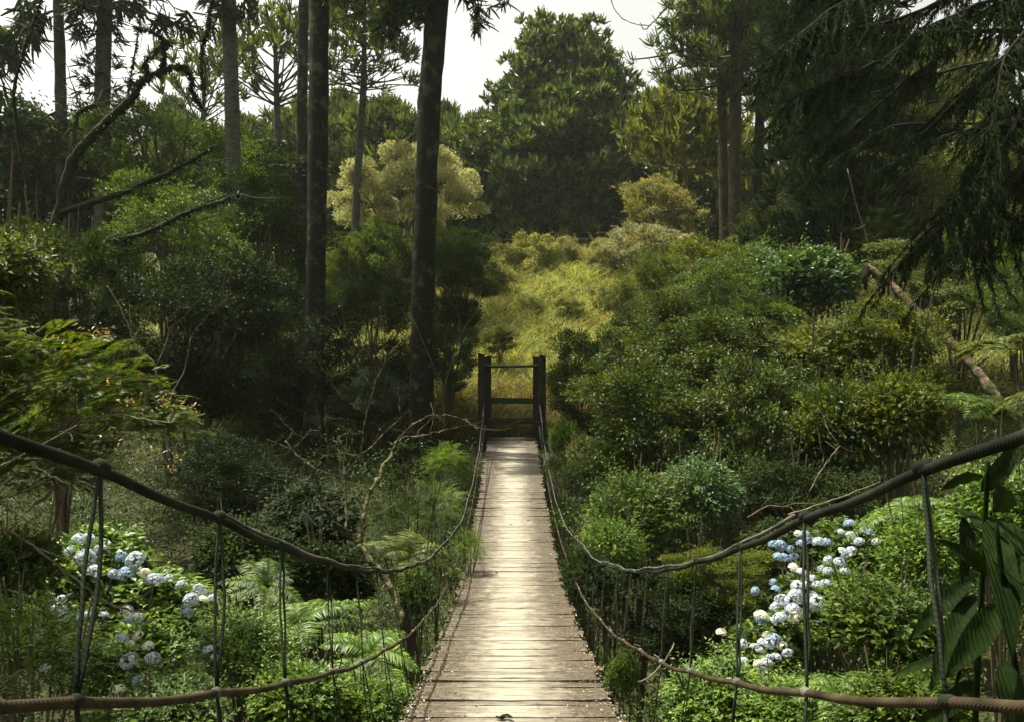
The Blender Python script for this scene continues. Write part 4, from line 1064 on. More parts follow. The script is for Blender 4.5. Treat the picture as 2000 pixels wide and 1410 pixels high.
PL = [
 # ---- far / middle left
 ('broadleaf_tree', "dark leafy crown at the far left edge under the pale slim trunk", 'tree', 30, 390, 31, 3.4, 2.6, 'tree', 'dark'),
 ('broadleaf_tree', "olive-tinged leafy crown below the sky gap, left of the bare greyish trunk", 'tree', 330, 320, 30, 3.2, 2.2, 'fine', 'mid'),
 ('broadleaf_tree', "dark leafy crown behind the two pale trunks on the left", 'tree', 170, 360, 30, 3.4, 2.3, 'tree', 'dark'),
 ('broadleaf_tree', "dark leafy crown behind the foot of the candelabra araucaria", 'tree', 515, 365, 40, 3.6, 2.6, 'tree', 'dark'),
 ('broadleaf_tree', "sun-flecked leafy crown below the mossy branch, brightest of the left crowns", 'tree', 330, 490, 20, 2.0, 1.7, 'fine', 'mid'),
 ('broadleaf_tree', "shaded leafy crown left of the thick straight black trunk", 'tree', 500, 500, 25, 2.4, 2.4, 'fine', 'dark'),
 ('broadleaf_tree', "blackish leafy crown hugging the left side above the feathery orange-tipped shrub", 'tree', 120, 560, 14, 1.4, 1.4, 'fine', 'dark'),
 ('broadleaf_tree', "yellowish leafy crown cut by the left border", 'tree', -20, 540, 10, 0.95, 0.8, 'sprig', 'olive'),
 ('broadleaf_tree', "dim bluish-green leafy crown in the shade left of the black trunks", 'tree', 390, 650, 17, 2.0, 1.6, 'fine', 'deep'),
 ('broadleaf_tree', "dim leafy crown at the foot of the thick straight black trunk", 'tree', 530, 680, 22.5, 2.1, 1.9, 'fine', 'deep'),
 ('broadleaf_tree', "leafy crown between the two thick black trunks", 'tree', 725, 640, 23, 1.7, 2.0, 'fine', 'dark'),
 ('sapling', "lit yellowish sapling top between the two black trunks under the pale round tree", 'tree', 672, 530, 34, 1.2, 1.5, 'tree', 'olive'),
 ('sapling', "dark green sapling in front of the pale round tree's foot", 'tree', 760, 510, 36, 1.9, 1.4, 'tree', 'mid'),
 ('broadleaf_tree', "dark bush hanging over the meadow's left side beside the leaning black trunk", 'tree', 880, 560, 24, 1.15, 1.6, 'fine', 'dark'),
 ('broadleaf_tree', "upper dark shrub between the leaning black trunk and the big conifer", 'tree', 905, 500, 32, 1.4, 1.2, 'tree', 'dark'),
 ('shrub', "shaded shrub at the foot of the leaning black trunk", 'shrub', 875, 690, 22.6, 0.95, 0.95, 'fine', 'dark'),
 ('shrub', "gloomy shrub between the feet of the two black trunks", 'shrub', 735, 770, 21, 0.9, 0.6, 'fine', 'deep'),
 ('shrub', "brownish straw shrub glimpsed behind the gloomy trunks", 'shrub', 560, 735, 24, 1.3, 0.7, 'bush', 'straw'),
 # ---- meadow bushes
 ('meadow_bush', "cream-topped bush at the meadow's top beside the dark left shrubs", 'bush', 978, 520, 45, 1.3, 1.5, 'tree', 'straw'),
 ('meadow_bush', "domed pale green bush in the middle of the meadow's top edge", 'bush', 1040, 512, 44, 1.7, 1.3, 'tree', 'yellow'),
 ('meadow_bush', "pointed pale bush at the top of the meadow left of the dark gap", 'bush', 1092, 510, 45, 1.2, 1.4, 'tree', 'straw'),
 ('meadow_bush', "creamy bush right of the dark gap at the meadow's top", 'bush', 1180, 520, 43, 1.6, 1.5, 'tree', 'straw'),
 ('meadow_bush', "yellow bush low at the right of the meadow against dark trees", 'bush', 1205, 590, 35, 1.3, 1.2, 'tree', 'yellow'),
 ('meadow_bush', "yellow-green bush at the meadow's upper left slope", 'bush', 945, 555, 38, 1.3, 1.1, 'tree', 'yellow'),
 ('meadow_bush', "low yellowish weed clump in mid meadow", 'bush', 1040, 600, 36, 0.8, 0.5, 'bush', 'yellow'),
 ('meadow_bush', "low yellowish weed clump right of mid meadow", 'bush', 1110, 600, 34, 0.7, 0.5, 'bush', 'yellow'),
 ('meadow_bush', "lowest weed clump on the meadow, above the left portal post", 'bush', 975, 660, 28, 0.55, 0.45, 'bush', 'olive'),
 # ---- right middle distance
 ('broadleaf_tree', "straw-coloured feathery tree below the yellowish araucaria", 'tree', 1285, 420, 38, 1.9, 1.6, 'tree', 'straw'),
 ('broadleaf_tree', "pale straw crown right above the meadow's right end", 'tree', 1265, 475, 34, 1.5, 1.0, 'tree', 'straw'),
 ('broadleaf_tree', "olive crown in front of the feet of the slim brown trunks", 'tree', 1370, 530, 31, 2.2, 1.6, 'tree', 'olive'),
 ('broadleaf_tree', "yellowish crown right of the feet of the slim brown trunks", 'tree', 1510, 450, 36, 1.8, 1.4, 'tree', 'olive'),
 ('broadleaf_tree', "dark round conifer-like crown behind the brown-barked trunk", 'tree', 1590, 420, 29, 1.7, 2.4, 'feather', 'deep'),
 ('broadleaf_tree', "bluish-green crown left of the fallen log", 'tree', 1580, 560, 20, 1.7, 1.25, 'sprig', 'blue'),
 ('broadleaf_tree', "lit leafy crown bordering the meadow's right side", 'tree', 1285, 570, 25, 1.25, 1.2, 'fine', 'olive'),
 ('broadleaf_tree', "mid-green leafy crown between the meadow and the bluish crown", 'tree', 1410, 575, 22, 1.7, 1.3, 'fine', 'mid'),
 ('broadleaf_tree', "sunny tangled crown behind the hanging cedar boughs", 'tree', 1800, 400, 28, 2.8, 2.2, 'fine', 'olive'),
 ('broadleaf_tree', "sunny tangled crown at the right border behind the cedar", 'tree', 1980, 380, 27, 2.4, 2.6, 'fine', 'yellow'),
 ('broadleaf_tree', "dark green crown behind the thin pale stem", 'tree', 1735, 470, 24, 1.4, 1.5, 'feather', 'dark'),
 ('broadleaf_tree', "olive crown above the fallen log's upper end", 'tree', 1870, 520, 22, 1.9, 1.1, 'fine', 'olive'),
 ('broadleaf_tree', "leafy crown under the dark cedar at the right border", 'tree', 2010, 560, 19, 1.3, 1.2, 'fine', 'mid'),
 ('fern', "large sunlit fern clump right of the fallen log", 'fern', 1960, 690, 13.5, 0.95, 0.9, 'fern', 'olive'),
 ('fern', "sunlit fern clump left of the fallen log's lower end", 'fern', 1850, 790, 12.5, 0.8, 0.8, 'fern', 'olive'),
 ('fern', "fern clump under the lower end of the fallen log", 'fern', 1930, 810, 11.5, 0.85, 0.8, 'fern', 'bright'),
 ('fern', "fern clump at the right border above the thick cable", 'fern', 2010, 790, 11, 0.8, 0.8, 'fern', 'olive'),
 # ---- the big sparkling bank on the right
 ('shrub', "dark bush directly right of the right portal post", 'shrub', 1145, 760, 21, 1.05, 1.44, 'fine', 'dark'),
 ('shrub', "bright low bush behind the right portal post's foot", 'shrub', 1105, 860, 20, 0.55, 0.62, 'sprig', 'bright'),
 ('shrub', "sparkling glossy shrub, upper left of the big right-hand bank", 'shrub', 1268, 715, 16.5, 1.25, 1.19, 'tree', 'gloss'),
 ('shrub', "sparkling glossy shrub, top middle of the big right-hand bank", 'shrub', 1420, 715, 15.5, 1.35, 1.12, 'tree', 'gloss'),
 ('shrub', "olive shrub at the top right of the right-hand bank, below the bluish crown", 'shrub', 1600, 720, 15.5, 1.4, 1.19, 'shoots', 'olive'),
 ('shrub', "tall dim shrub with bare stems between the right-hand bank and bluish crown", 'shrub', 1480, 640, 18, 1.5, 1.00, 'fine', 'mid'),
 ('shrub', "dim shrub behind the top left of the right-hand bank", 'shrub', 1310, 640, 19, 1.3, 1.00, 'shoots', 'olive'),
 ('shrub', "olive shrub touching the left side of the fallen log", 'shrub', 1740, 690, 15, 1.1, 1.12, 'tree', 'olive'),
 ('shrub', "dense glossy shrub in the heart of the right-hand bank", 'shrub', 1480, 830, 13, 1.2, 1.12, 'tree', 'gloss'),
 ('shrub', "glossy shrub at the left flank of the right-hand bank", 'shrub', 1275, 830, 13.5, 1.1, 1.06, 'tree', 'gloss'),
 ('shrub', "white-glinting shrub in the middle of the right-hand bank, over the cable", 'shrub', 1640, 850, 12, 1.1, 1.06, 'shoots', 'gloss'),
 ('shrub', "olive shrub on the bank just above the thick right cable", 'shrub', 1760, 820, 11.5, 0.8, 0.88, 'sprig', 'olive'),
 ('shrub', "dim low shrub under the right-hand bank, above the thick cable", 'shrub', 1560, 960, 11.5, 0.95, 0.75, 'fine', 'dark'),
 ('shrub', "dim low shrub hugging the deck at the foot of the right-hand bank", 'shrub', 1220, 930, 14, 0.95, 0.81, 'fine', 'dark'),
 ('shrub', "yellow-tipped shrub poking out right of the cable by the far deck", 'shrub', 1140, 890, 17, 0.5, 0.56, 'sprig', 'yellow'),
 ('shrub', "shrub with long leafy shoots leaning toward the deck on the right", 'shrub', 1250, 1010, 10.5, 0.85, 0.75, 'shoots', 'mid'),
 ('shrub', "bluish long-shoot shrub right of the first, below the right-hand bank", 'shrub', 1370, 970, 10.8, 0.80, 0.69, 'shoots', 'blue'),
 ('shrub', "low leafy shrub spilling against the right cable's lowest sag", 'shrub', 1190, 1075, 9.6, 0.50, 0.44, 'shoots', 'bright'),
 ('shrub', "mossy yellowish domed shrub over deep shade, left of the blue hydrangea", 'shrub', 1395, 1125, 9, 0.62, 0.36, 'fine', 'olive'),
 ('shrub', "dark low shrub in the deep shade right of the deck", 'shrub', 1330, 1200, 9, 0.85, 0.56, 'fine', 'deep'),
 # ---- right foreground
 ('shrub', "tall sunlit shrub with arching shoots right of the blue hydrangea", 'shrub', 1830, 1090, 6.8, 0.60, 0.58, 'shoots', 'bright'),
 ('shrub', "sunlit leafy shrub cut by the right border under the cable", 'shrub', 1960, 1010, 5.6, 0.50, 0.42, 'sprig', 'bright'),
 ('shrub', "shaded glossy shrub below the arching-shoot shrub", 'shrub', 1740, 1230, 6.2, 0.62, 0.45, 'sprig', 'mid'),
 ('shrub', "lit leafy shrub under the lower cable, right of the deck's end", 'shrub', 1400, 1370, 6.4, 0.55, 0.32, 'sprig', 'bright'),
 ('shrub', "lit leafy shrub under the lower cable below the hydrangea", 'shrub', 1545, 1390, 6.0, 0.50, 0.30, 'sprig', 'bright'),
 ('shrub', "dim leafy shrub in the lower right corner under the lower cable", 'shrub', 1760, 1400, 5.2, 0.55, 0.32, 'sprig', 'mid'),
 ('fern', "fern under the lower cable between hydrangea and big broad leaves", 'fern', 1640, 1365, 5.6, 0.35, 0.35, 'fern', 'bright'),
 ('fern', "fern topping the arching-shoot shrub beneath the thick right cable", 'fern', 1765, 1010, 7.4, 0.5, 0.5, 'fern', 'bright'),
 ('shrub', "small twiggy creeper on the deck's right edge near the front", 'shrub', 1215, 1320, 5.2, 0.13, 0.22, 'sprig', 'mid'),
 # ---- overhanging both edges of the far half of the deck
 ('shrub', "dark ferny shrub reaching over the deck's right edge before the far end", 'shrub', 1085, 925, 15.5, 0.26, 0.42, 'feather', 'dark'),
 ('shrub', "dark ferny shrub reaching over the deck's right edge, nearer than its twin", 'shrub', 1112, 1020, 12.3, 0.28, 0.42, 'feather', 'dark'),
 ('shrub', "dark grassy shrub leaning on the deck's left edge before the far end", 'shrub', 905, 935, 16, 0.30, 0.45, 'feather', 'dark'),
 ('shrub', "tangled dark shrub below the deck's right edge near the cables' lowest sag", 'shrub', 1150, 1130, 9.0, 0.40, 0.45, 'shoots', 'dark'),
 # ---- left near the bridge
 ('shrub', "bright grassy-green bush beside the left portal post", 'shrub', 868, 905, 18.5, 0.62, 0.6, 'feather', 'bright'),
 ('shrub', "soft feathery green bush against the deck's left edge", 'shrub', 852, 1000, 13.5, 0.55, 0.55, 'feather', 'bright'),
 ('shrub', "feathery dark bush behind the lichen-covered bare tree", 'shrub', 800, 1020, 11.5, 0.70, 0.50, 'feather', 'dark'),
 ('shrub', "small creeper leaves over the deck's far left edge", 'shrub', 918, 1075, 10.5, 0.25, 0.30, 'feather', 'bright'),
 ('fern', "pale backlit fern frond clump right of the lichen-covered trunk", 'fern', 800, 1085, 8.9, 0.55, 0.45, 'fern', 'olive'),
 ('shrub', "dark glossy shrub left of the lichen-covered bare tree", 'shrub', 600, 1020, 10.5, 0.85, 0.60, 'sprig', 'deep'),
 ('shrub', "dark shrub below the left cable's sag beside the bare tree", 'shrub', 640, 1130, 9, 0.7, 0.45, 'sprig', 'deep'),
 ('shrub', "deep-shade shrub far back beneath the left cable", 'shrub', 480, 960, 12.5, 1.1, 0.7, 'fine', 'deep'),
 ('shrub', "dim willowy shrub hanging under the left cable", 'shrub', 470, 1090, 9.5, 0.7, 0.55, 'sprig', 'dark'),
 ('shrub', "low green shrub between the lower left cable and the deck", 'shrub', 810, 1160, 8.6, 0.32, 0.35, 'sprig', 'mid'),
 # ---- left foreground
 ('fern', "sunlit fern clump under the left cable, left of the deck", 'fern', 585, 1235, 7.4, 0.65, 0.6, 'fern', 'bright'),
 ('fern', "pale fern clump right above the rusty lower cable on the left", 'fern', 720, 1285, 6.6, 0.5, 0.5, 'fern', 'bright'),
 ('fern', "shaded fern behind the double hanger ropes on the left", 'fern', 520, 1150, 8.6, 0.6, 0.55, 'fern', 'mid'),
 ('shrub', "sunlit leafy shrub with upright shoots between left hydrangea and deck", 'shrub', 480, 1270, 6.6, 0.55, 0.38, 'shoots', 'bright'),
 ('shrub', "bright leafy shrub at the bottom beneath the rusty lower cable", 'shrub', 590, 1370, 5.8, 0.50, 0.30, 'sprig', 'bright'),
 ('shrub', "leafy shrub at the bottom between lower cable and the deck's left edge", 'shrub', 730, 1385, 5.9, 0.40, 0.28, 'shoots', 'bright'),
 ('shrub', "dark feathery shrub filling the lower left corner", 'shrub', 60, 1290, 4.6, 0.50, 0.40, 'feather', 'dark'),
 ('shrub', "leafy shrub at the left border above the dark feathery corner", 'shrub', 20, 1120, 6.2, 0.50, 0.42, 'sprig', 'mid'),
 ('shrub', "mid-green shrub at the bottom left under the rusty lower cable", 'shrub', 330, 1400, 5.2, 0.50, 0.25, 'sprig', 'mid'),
]
for a in PL: plant(*a)

# feathery shrub with orange young leaves, pale twigs (left)
t = plant('feathery_shrub', "feathery fine-leaved shrub with orange young tips and pale twigs on the left", 'shrub', 120, 800, 6.2, 0.85, 0.62, 'pinna', 'pinna', stems=False)
for dx, dy, dz, sx, sz in ((-.55, -.35, .45, .65, .5), (.50, .1, -.15, .60, .40), (-.2, -.1, -.45, .7, .36)):
    f = link('foliage', arch('pinna1', KINDS['pinna'][1]), M['pinna'], t); f.location = (dx, dy, at(120, 800, 6.2)[2] - t.location[2] + dz); f.scale = (sx, sx, sz); f.rotation_euler = (0, 0, dx * 7)
polytubes(None, None, None, [
    ([(-60, 860, 5.9), (50, 856, 5.8), (130, 835, 5.8), (190, 815, 5.8), (230, 808, 5.8), (280, 818, 5.8), (335, 826, 5.8)], .012, .004),
    ([(130, 838, 5.8), (180, 855, 5.8), (222, 862, 5.8), (238, 845, 5.8)], .009, .005), ([(125, 840, 5.8), (155, 815, 5.8), (160, 800, 5.8)], .007, .004),
    ([(-30, 760, 5.9), (10, 720, 6), (45, 745, 5.9), (80, 742, 5.9), (125, 768, 5.9)], .009, .005), ([(40, 675, 6.1), (100, 688, 6.1), (180, 690, 6.1)], .007, .004),
    ([(-40, 930, 5.3), (60, 880, 5.3), (150, 830, 5.3)], .006, .004), ([(60, 905, 5.4), (100, 930, 5.4), (140, 945, 5.4)], .007, .004)],
    'palebranch', None, twigs=4, seed=61, part='twigs', tl=.14, parent=t)
def tips():
    rng = np.random.default_rng(62); g = Geo()
    for (u, v, n, s) in ((200, 650, 26, 14), (105, 665, 10, 12), (60, 640, 8, 12), (265, 795, 22, 22), (245, 775, 10, 10), (320, 775, 18, 14), (345, 790, 22, 18), (370, 795, 14, 10), (210, 745, 8, 10), (30, 760, 10, 16),
                         (10, 745, 14, 14), (150, 640, 6, 10), (285, 880, 14, 18), (330, 890, 12, 14), (215, 840, 8, 10), (60, 980, 8, 25), (270, 900, 9, 14), (330, 910, 8, 12), (240, 860, 6, 8), (140, 765, 6, 8)):
        P = np.array([at(u + rng.normal(0, s), v + rng.normal(0, s * .6), 5.6 + rng.normal(0, .08)) for _ in range(n)])
        g.leaves(P, rng.normal(0, 1, (n, 3)) * [1, 1, .6] + [.3, -.2, -.2], rng.normal(0, .5, (n, 3)) + [0, -.3, 1], rng.uniform(.022, .045, n), .013)
    o = link('young_leaves', g.mesh('young_leaves'), M['tips'], t); o.location = tuple(-np.array(t.location))
tips()

# pale leaning branches across the left hydrangea
polytubes('dead_branch', "pale dead branch leaning across the white hydrangea on the left", 'branch', [
    ([(-60, 990, 5.6), (0, 1025, 5.6), (60, 1062, 5.7), (150, 1132, 5.8), (210, 1182, 5.9), (270, 1195, 5.9), (310, 1192, 5.9), (328, 1175, 5.9)], .010, .005),
    ([(-40, 960, 5.6), (10, 975, 5.6), (60, 950, 5.6), (105, 930, 5.6)], .009, .004), ([(75, 1070, 5.7), (110, 1085, 5.7), (190, 1100, 5.8)], .006, .003), ([(230, 1185, 5.9), (275, 1165, 5.9), (300, 1150, 5.9)], .005, .003),
    ([(5, 985, 5.6), (40, 1010, 5.6), (110, 1045, 5.7), (165, 1120, 5.8)], .007, .003), ([(240, 1050, 6.2), (285, 1044, 6.2), (325, 1038, 6.2), (335, 1030, 6.2)], .007, .004)],
    'palebranch', at(-60, 990, 5.6), twigs=5, seed=63, part='branches', tl=.16)
polytubes('dead_branch', "curved pale twig standing right of the deck's near end", 'branch', [
    ([(1210, 1365, 5.6), (1214, 1335, 5.6), (1262, 1330, 5.6), (1290, 1300, 5.6), (1310, 1272, 5.6), (1316, 1255, 5.7)], .008, .004),
    ([(1212, 1335, 5.6), (1203, 1315, 5.6), (1212, 1295, 5.6)], .006, .003), ([(1255, 1333, 5.6), (1275, 1350, 5.6)], .005, .003), ([(1222, 1332, 5.6), (1216, 1322, 5.6)], .005, .003)],
    'palebranch', at(1210, 1365, 5.6), seed=64, part='branches')
polytubes('dead_branch', "long dry sunlit branch lying below the right-hand bank above the cable", 'branch', [
    ([(1540, 1005, 9.5), (1600, 985, 9.6), (1660, 965, 9.7), (1720, 940, 9.8)], .012, .006), ([(1580, 960, 10), (1615, 900, 10), (1640, 870, 10)], .008, .005), ([(1460, 1010, 10), (1500, 985, 10), (1545, 990, 10)], .008, .005)],
    'palebranch', at(1540, 1005, 9.5), twigs=4, seed=65, part='branches', tl=.25)
polytubes('vine', "thin bare hanging vine curving against the sky right of the big conifer", 'vine', [
    ([(1190, -30, 20), (1195, 12, 20), (1215, 38, 20), (1245, 50, 20), (1272, 50, 20)], .012, .009), ([(1318, -10, 20), (1300, 18, 20), (1280, 40, 20), (1258, 62, 20), (1250, 45, 20)], .022, .008)],
    'twig', at(1190, -30, 20), seed=66, part='stem')

# ------------------------------------------------------------------ hydrangeas
def a_head(seed):
    rng = np.random.default_rng(seed); g = Geo(); n = 95
    D = sph(rng, n, -.25); P = D * [1, 1, .78] * rng.uniform(.9, 1.04, (n, 1))
    S = unit(np.cross(D, rng.normal(size=(n, 3)))); T = np.cross(D, S)
    for k in range(4):
        a = k * np.pi / 2; d = math.cos(a) * S + math.sin(a) * T
        s = rng.uniform(.19, .26, n)
        w = np.cross(D, d) * (s * .55)[:, None]; L = d * s[:, None]; up = D * .05
        V = np.stack([P, P + L * .6 + w + up, P + L + up * .5, P + L * .6 - w + up], 1)
        b = np.arange(n)[:, None] * 4
        g.add(V, b + [0, 1, 2, 3])
    return g
HEADS = [a_head(s).mesh('flower_head') for s in (301, 302, 303)]
def hydrangea(label, u, v, Y, crowns, heads, depth):
    c = at(u, v, Y); base = c + [0, 0, -1.4]
    base[2] = float(H(base[0], base[1]))
    t = thing('hydrangea', label, 'shrub', base)
    for k, (du, dv, Yc, rx, rz, mat) in enumerate(crowns):
        p = at(du, dv, Yc)
        f = link('foliage', arch('hydra%d' % (k % 2), KINDS['hydra'][k % 2]), M[mat], t)
        f.location = tuple(p - base); f.scale = (rx, rx, rz); f.rotation_euler = (0, 0, k * 1.3)
    s = link('stem', arch('stems0', lambda: a_stems(90)), M['twig'], t); s.scale = (.8, .8, max(c[2] - base[2], .4))
    rng = np.random.default_rng(int(u))
    for k, (hu, hv, hr, hm) in enumerate(heads):
        Yh = depth(hv) - .22 + rng.normal(0, .10)
        p = at(hu, hv, Yh)
        o = link('flower_head', HEADS[k % 3], M[hm], t)
        r = hr * Yh / F * rng.uniform(.72, 1.1)
        o.location = tuple(p - base); o.scale = (r, r, r * rng.uniform(.85, 1.05))
        o.rotation_euler = (rng.normal(.35, .25), rng.normal(0, .25), rng.uniform(0, 6.28))
W_, B_, C_ = 'petal_white', 'petal_blue_shade', 'petal_cream'
LH = [(154, 1051, 17, W_), (171, 1054, 16, W_), (196, 1073, 13, W_), (168, 1089, 19, W_), (185, 1115, 13, W_), (238, 1087, 14, B_), (264, 1093, 18, W_), (248, 1119, 17, B_), (224, 1122, 14, W_), (283, 1119, 14, C_), (301, 1133, 16, W_),
      (315, 1133, 13, B_), (329, 1129, 11, W_), (353, 1142, 14, W_), (388, 1149, 13, W_), (394, 1157, 13, W_), (373, 1171, 14, W_), (397, 1171, 11, C_), (416, 1168, 11, W_), (366, 1196, 14, B_), (203, 1201, 13, W_), (164, 1203, 15, W_),
      (248, 1192, 14, W_), (266, 1206, 14, W_), (248, 1213, 13, B_), (238, 1247, 16, W_), (269, 1241, 11, C_), (254, 1257, 9, C_), (290, 1261, 12, C_), (252, 1290, 17, W_), (299, 1285, 15, W_), (269, 1329, 13, B_), (233, 1346, 12, C_),
      (408, 1269, 13, W_), (418, 1283, 10, W_), (241, 1392, 16, C_), (35, 1080, 16, W_), (56, 1119, 14, W_), (115, 1189, 16, W_), (120, 1170, 12, W_), (135, 1075, 12, W_), (30, 1190, 13, W_), (90, 1305, 11, W_)]
hydrangea("white-flowered hydrangea on the left bank, leaning over from behind dead branches", 240, 1180, 7.6, [
    (170, 1110, 8.1, .75, .45, 'bright'), (300, 1180, 7.9, .70, .42, 'bright'), (80, 1150, 7.4, .62, .45, 'bright'), (260, 1300, 6.9, .55, .42, 'bright'), (390, 1220, 7.6, .45, .34, 'mid'), (120, 1260, 6.8, .55, .4, 'mid'), (290, 1385, 6.3, .45, .3, 'bright')],
    LH, lambda v: 7.55 - (v - 1050) / 340 * 1.6)
_r = [(605, 380, B_), (640, 385, B_), (695, 405, B_), (755, 375, B_), (740, 320, C_), (775, 328, B_), (800, 360, B_), (850, 365, W_), (890, 372, B_), (630, 450, B_), (660, 452, B_), (710, 455, B_), (980, 310, W_), (1025, 265, B_), (1105, 275, B_),
      (1035, 330, W_), (1080, 365, W_), (1130, 310, B_), (1175, 365, W_), (990, 425, W_), (1035, 420, W_), (1000, 440, W_), (905, 465, W_), (970, 480, W_), (870, 515, W_), (905, 530, W_), (760, 535, W_), (715, 510, C_), (1005, 535, W_), (815, 570, W_),
      (850, 610, W_), (895, 600, W_), (780, 605, W_), (735, 610, W_), (725, 660, W_), (770, 690, C_), (650, 690, W_), (615, 730, W_), (815, 665, W_), (830, 700, W_), (750, 690, W_), (680, 700, W_), (710, 745, W_), (760, 770, C_), (720, 785, C_),
      (640, 790, W_), (600, 810, W_), (685, 770, W_), (535, 780, C_), (540, 800, B_), (430, 935, W_), (565, 885, C_), (545, 930, W_), (580, 930, W_), (525, 970, W_), (495, 950, W_), (650, 945, C_), (680, 985, W_), (580, 1010, W_), (560, 1040, W_),
      (545, 1085, W_), (515, 1045, C_), (600, 590, B_), (615, 630, B_), (500, 640, B_), (310, 870, C_), (610, 905, B_), (620, 1010, W_), (430, 1030, W_)]
_rr = random.Random(8)
RH = [(1300 + x / 2.857, 930 + y / 2.857, _rr.uniform(9.5, 13) + (4 if 640 < y < 800 else 0), m) for x, y, m in _r]
hydrangea("pale hydrangea with bluish shade painted on some heads, on the right bank beside the tall sunlit shrub", 1580, 1150, 8.4, [
    (1560, 1080, 9.3, .70, .35, 'dark'), (1660, 1075, 9.0, .55, .42, 'mid'), (1560, 1190, 8.6, .65, .42, 'mid'), (1640, 1150, 8.6, .5, .36, 'bright'), (1500, 1270, 7.9, .5, .36, 'mid'), (1540, 1240, 8.0, .45, .3, 'bright')],
    RH, lambda v: 8.55 - (v - 1020) / 300 * 1.5)

# ------------------------------------------------------------------ big-leaved ginger by the right cable
def ginger():
    rng = np.random.default_rng(71)
    b = at(1900, 1500, 2.6); b[2] = float(H(b[0], b[1]))
    t = thing('ginger_plant', "tall shaded plant with big broad lance leaves in front of the right cable", 'plant', b)
    def big(P, D, N, L, W):
        g = Geo(); n = 11; q = np.linspace(0, 1, n)
        D = unit(D); S = unit(np.cross(D, N)); U = np.cross(S, D)
        mid = P + D * (L * q)[:, None] - U * (L * .35 * q ** 2)[:, None]
        w = W * .40 * np.sin(np.pi * np.clip(q, 0, 1) ** .8) ** .75 + .001
        rows = [mid + S * (w * e)[:, None] + U * (np.abs(e) * w * .35 + .004 * np.sin(q * 22 + e * 5) * abs(e))[:, None] for e in (-1, -.5, 0, .5, 1)]
        V = np.stack(rows, 1)
        i = np.arange(n - 1)[:, None] * 5; j = np.arange(4)[None]
        g.add(V.reshape(-1, 3), np.stack([i + j, i + j + 1, i + j + 6, i + j + 5], -1).reshape(-1, 4))
        o = link('leaf', g.mesh('leaf', True), M['bigleaf'], t); o.location = tuple(-b)
    g = Geo()
    stems = [([(1900, 1560, 2.6), (1905, 1400, 2.55), (1915, 1200, 2.5), (1925, 1000, 2.45), (1930, 900, 2.4)], .010), ([(2010, 1540, 2.3), (1990, 1350, 2.3), (1965, 1180, 2.3), (1945, 1020, 2.3)], .010),
             ([(1820, 1560, 3.0), (1850, 1420, 2.9), (1880, 1280, 2.8), (1890, 1180, 2.75)], .009)]
    for pts, r in stems:
        C = np.array([at(*p) for p in pts]); s = np.linspace(0, len(C) - 1, 16); P = np.stack([np.interp(s, np.arange(len(C)), C[:, k]) for k in range(3)], 1)
        g.tube(P, np.linspace(r, r * .6, 16), 6)
    o = link('stem', g.mesh('stem', True), M['bigleaf'], t); o.location = tuple(-b)
    # (root u, v, Y, tip u, v, Y, width)
    for ru, rv, rY, tu, tv, tY, W in [
        (1925, 1010, 2.45, 2040, 1130, 2.3, .085), (1925, 1040, 2.45, 1850, 985, 2.7, .05), (1915, 960, 2.45, 2030, 880, 2.4, .07), (1930, 1010, 2.45, 1985, 1260, 2.2, .10), (1900, 1130, 2.6, 1795, 1260, 2.6, .07),
        (1905, 1160, 2.6, 1835, 1340, 2.5, .085), (1940, 1080, 2.4, 2030, 1200, 2.2, .10), (1880, 1010, 2.6, 1900, 1130, 2.5, .07), (1890, 1280, 2.8, 1760, 1335, 2.8, .05), (1950, 1180, 2.3, 1890, 1330, 2.2, .09),
        (1960, 1290, 2.3, 1985, 1440, 2.2, .085), (1905, 1330, 2.6, 1830, 1450, 2.5, .08), (1940, 1000, 2.4, 2010, 960, 2.2, .08), (1920, 930, 2.45, 1860, 960, 2.6, .05), (1890, 1200, 2.75, 1800, 1175, 3.0, .055), (1930, 1120, 2.4, 1870, 1090, 2.3, .06)]:
        P = at(ru, rv, rY); Q = at(tu, tv, tY); L = np.linalg.norm(Q - P)
        big(P, (Q - P) + [0, 0, .30 * L], np.array([0, -.75, .65]) + rng.normal(0, .35, 3), L * 1.0, W)
ginger()

# ------------------------------------------------------------------ stuff: grass, undergrowth, the far wood
def meadow():
    rng = np.random.default_rng(81); g = Geo()
    def blades(n, x0, x1, y0, y1, L, W, pw=1.0):
        x = rng.uniform(x0, x1, n); y = y0 + (y1 - y0) * rng.random(n) ** pw
        tl = 0.65 + 0.5 * (np.sin(x * 1.7 + 2) * np.sin(y * 1.1) * .5 + .5)
        P = np.stack([x, y, H(x, y) - .03], 1)
        D = np.array([0, 0, 1.0]) + rng.normal(0, .28, (n, 3)) * [1, 1, .2]
        Cv = rng.normal(0, .35, (n, 3)) * [1, 1, 0] + [.1, 0, -.25]
        g.ribbons(P, D, Cv, L * tl * rng.uniform(.55, 1.3, n), W * rng.uniform(.6, 1.4, n), 2, rng, .7)
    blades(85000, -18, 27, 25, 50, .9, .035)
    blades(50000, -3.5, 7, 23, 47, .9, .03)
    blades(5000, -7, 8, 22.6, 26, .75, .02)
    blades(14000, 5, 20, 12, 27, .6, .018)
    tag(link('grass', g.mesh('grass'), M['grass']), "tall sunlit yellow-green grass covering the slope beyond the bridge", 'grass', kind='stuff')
meadow()

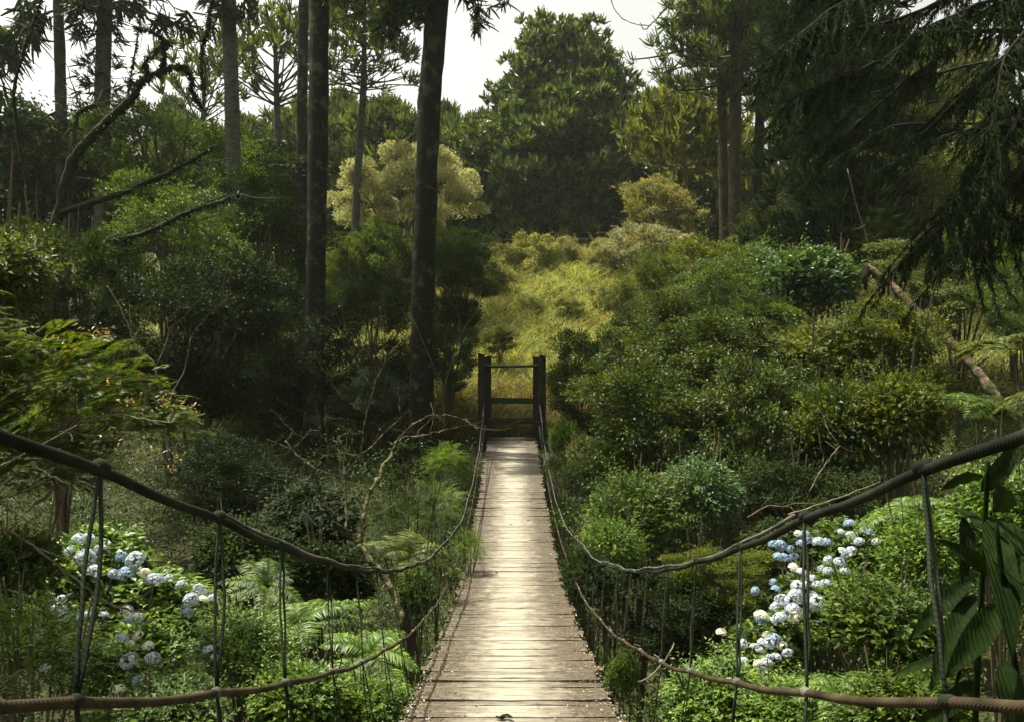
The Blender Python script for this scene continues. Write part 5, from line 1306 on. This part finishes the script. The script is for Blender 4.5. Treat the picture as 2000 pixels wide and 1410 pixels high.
def meadow_fringe():
    rng = np.random.default_rng(84); g = Geo(); n = 26000
    x = rng.uniform(-8, 9, n); y = rng.uniform(22.3, 26.5, n)
    P = np.stack([x, y, H(x, y) - .03], 1)
    g.ribbons(P, np.array([0, 0, 1.0]) + rng.normal(0, .35, (n, 3)) * [1, 1, .2], rng.normal(0, .45, (n, 3)) * [1, 1, 0] + [0, 0, -.3], rng.uniform(.5, 1.5, n), .024 * rng.uniform(.6, 1.5, n), 2, rng, .7)
    tag(link('dry_reeds', g.mesh('dry_reeds'), M['dryreed']), "brownish dry reeds standing behind the far portal at the meadow's foot", 'reeds', kind='stuff')
    g = Geo(); nc = 900
    x = rng.uniform(-7, 9, nc); y = rng.uniform(23, 47, nc); per = 40; i = np.repeat(np.arange(nc), per); m = len(i)
    q = sph(rng, m, -.2); hgt = rng.uniform(.35, .95, nc)
    P = np.stack([x, y, H(x, y) + hgt * .6], 1)[i] + q * (rng.random(m) ** .5 * .34)[:, None] * np.array([1, 1, 1.3])
    l = rng.uniform(.07, .15, m); g.leaves(P, q + rng.normal(0, .5, (m, 3)) + [0, 0, .3], rng.normal(0, .6, (m, 3)) + [0, 0, .8], l, l * .4)
    tag(link('weeds', g.mesh('weeds'), M['olive']), "leafy green weeds scattered through the sunlit meadow grass", 'weeds', kind='stuff')
meadow_fringe()

def undergrowth():
    rng = np.random.default_rng(82); g = Geo()
    nc = 13500
    x = rng.uniform(-19, 19, nc); y = 1.6 + 25 * rng.random(nc)
    keep = ((np.abs(x) > 1.0) | (y < 20)) & ((np.abs(x - .6) > 2.6) | (y < 21.5)); x, y = x[keep], y[keep]
    ok = (np.abs(x) > 0.9) | (H(x, y) + .75 < deck_z(np.clip(y, .2, 21.7)))
    x, y = x[ok], y[ok]; nc = len(x)
    z = H(x, y); hgt = rng.uniform(.1, .65, nc) * np.where(np.abs(x) < 1.0, .5, 1)
    hgt = hgt * np.where((np.abs(x) > 1.8) & (y > 9), rng.uniform(1.0, 3.6, nc), 1)
    per = 34; i = np.repeat(np.arange(nc), per); n = len(i)
    q = sph(rng, n, -.2)
    P = np.stack([x, y, z + hgt * .7], 1)[i] + q * (rng.random(n) ** .5 * .33)[:, None] * np.array([1, 1, .8])
    l = rng.uniform(.04, .10, n)
    g.leaves(P, q + rng.normal(0, .5, (n, 3)), np.array([0, 0, 1]) + rng.normal(0, .5, (n, 3)), l, l * .5)
    tag(link('undergrowth', g.mesh('undergrowth'), M['cover']), "dark leafy undergrowth covering the floor and banks of the ravine", 'undergrowth', kind='stuff')
undergrowth()

def far_wood():
    rng = np.random.default_rng(83); g = Geo()
    nt = 150
    a = rng.uniform(-1.15, 1.15, nt); d = rng.uniform(72, 100, nt)
    cx, cy = np.sin(a) * d, np.cos(a) * d
    gap = np.abs(cx / cy - 0.03) < 0.30
    top = np.where(gap, rng.uniform(13, 17, nt), rng.uniform(15, 22, nt)); gz = H(cx, cy)
    per = 900; i = np.repeat(np.arange(nt), per); n = len(i)
    q = sph(rng, n); r = rng.random(n) ** .4
    rz = (top - gz) / 2
    P = np.stack([cx[i] + q[:, 0] * r * 4.2, cy[i] + q[:, 1] * r * 4.2, (gz + rz)[i] + q[:, 2] * r * rz[i]], 1)
    l = rng.uniform(.5, 1.0, n)
    g.leaves(P, q + rng.normal(0, .6, (n, 3)), np.array([0, 0, 1]) + rng.normal(0, .5, (n, 3)), l, l * .5)
    tag(link('far_forest', g.mesh('far_forest'), M['dark']), "dark continuous wood closing the view behind all the trees", 'forest', kind='stuff')
far_wood()

def haze():
    g = Geo(); g.box((0, 75, 14), (140, 84, 24))
    o = link("haze", g.mesh("haze"))
    m, nt, out = new_mat("thin_haze")
    v = nt.nodes.new("ShaderNodeVolumePrincipled")
    v.inputs["Color"].default_value = (0.86, 0.95, 0.80, 1); v.inputs["Density"].default_value = 0.00026; v.inputs["Anisotropy"].default_value = 0.3
    nt.links.new(v.outputs[0], out.inputs["Volume"])
    o.data.materials.append(m)
    tag(o, "thin pale haze filling the air between the trees", "haze", kind="stuff")
haze()
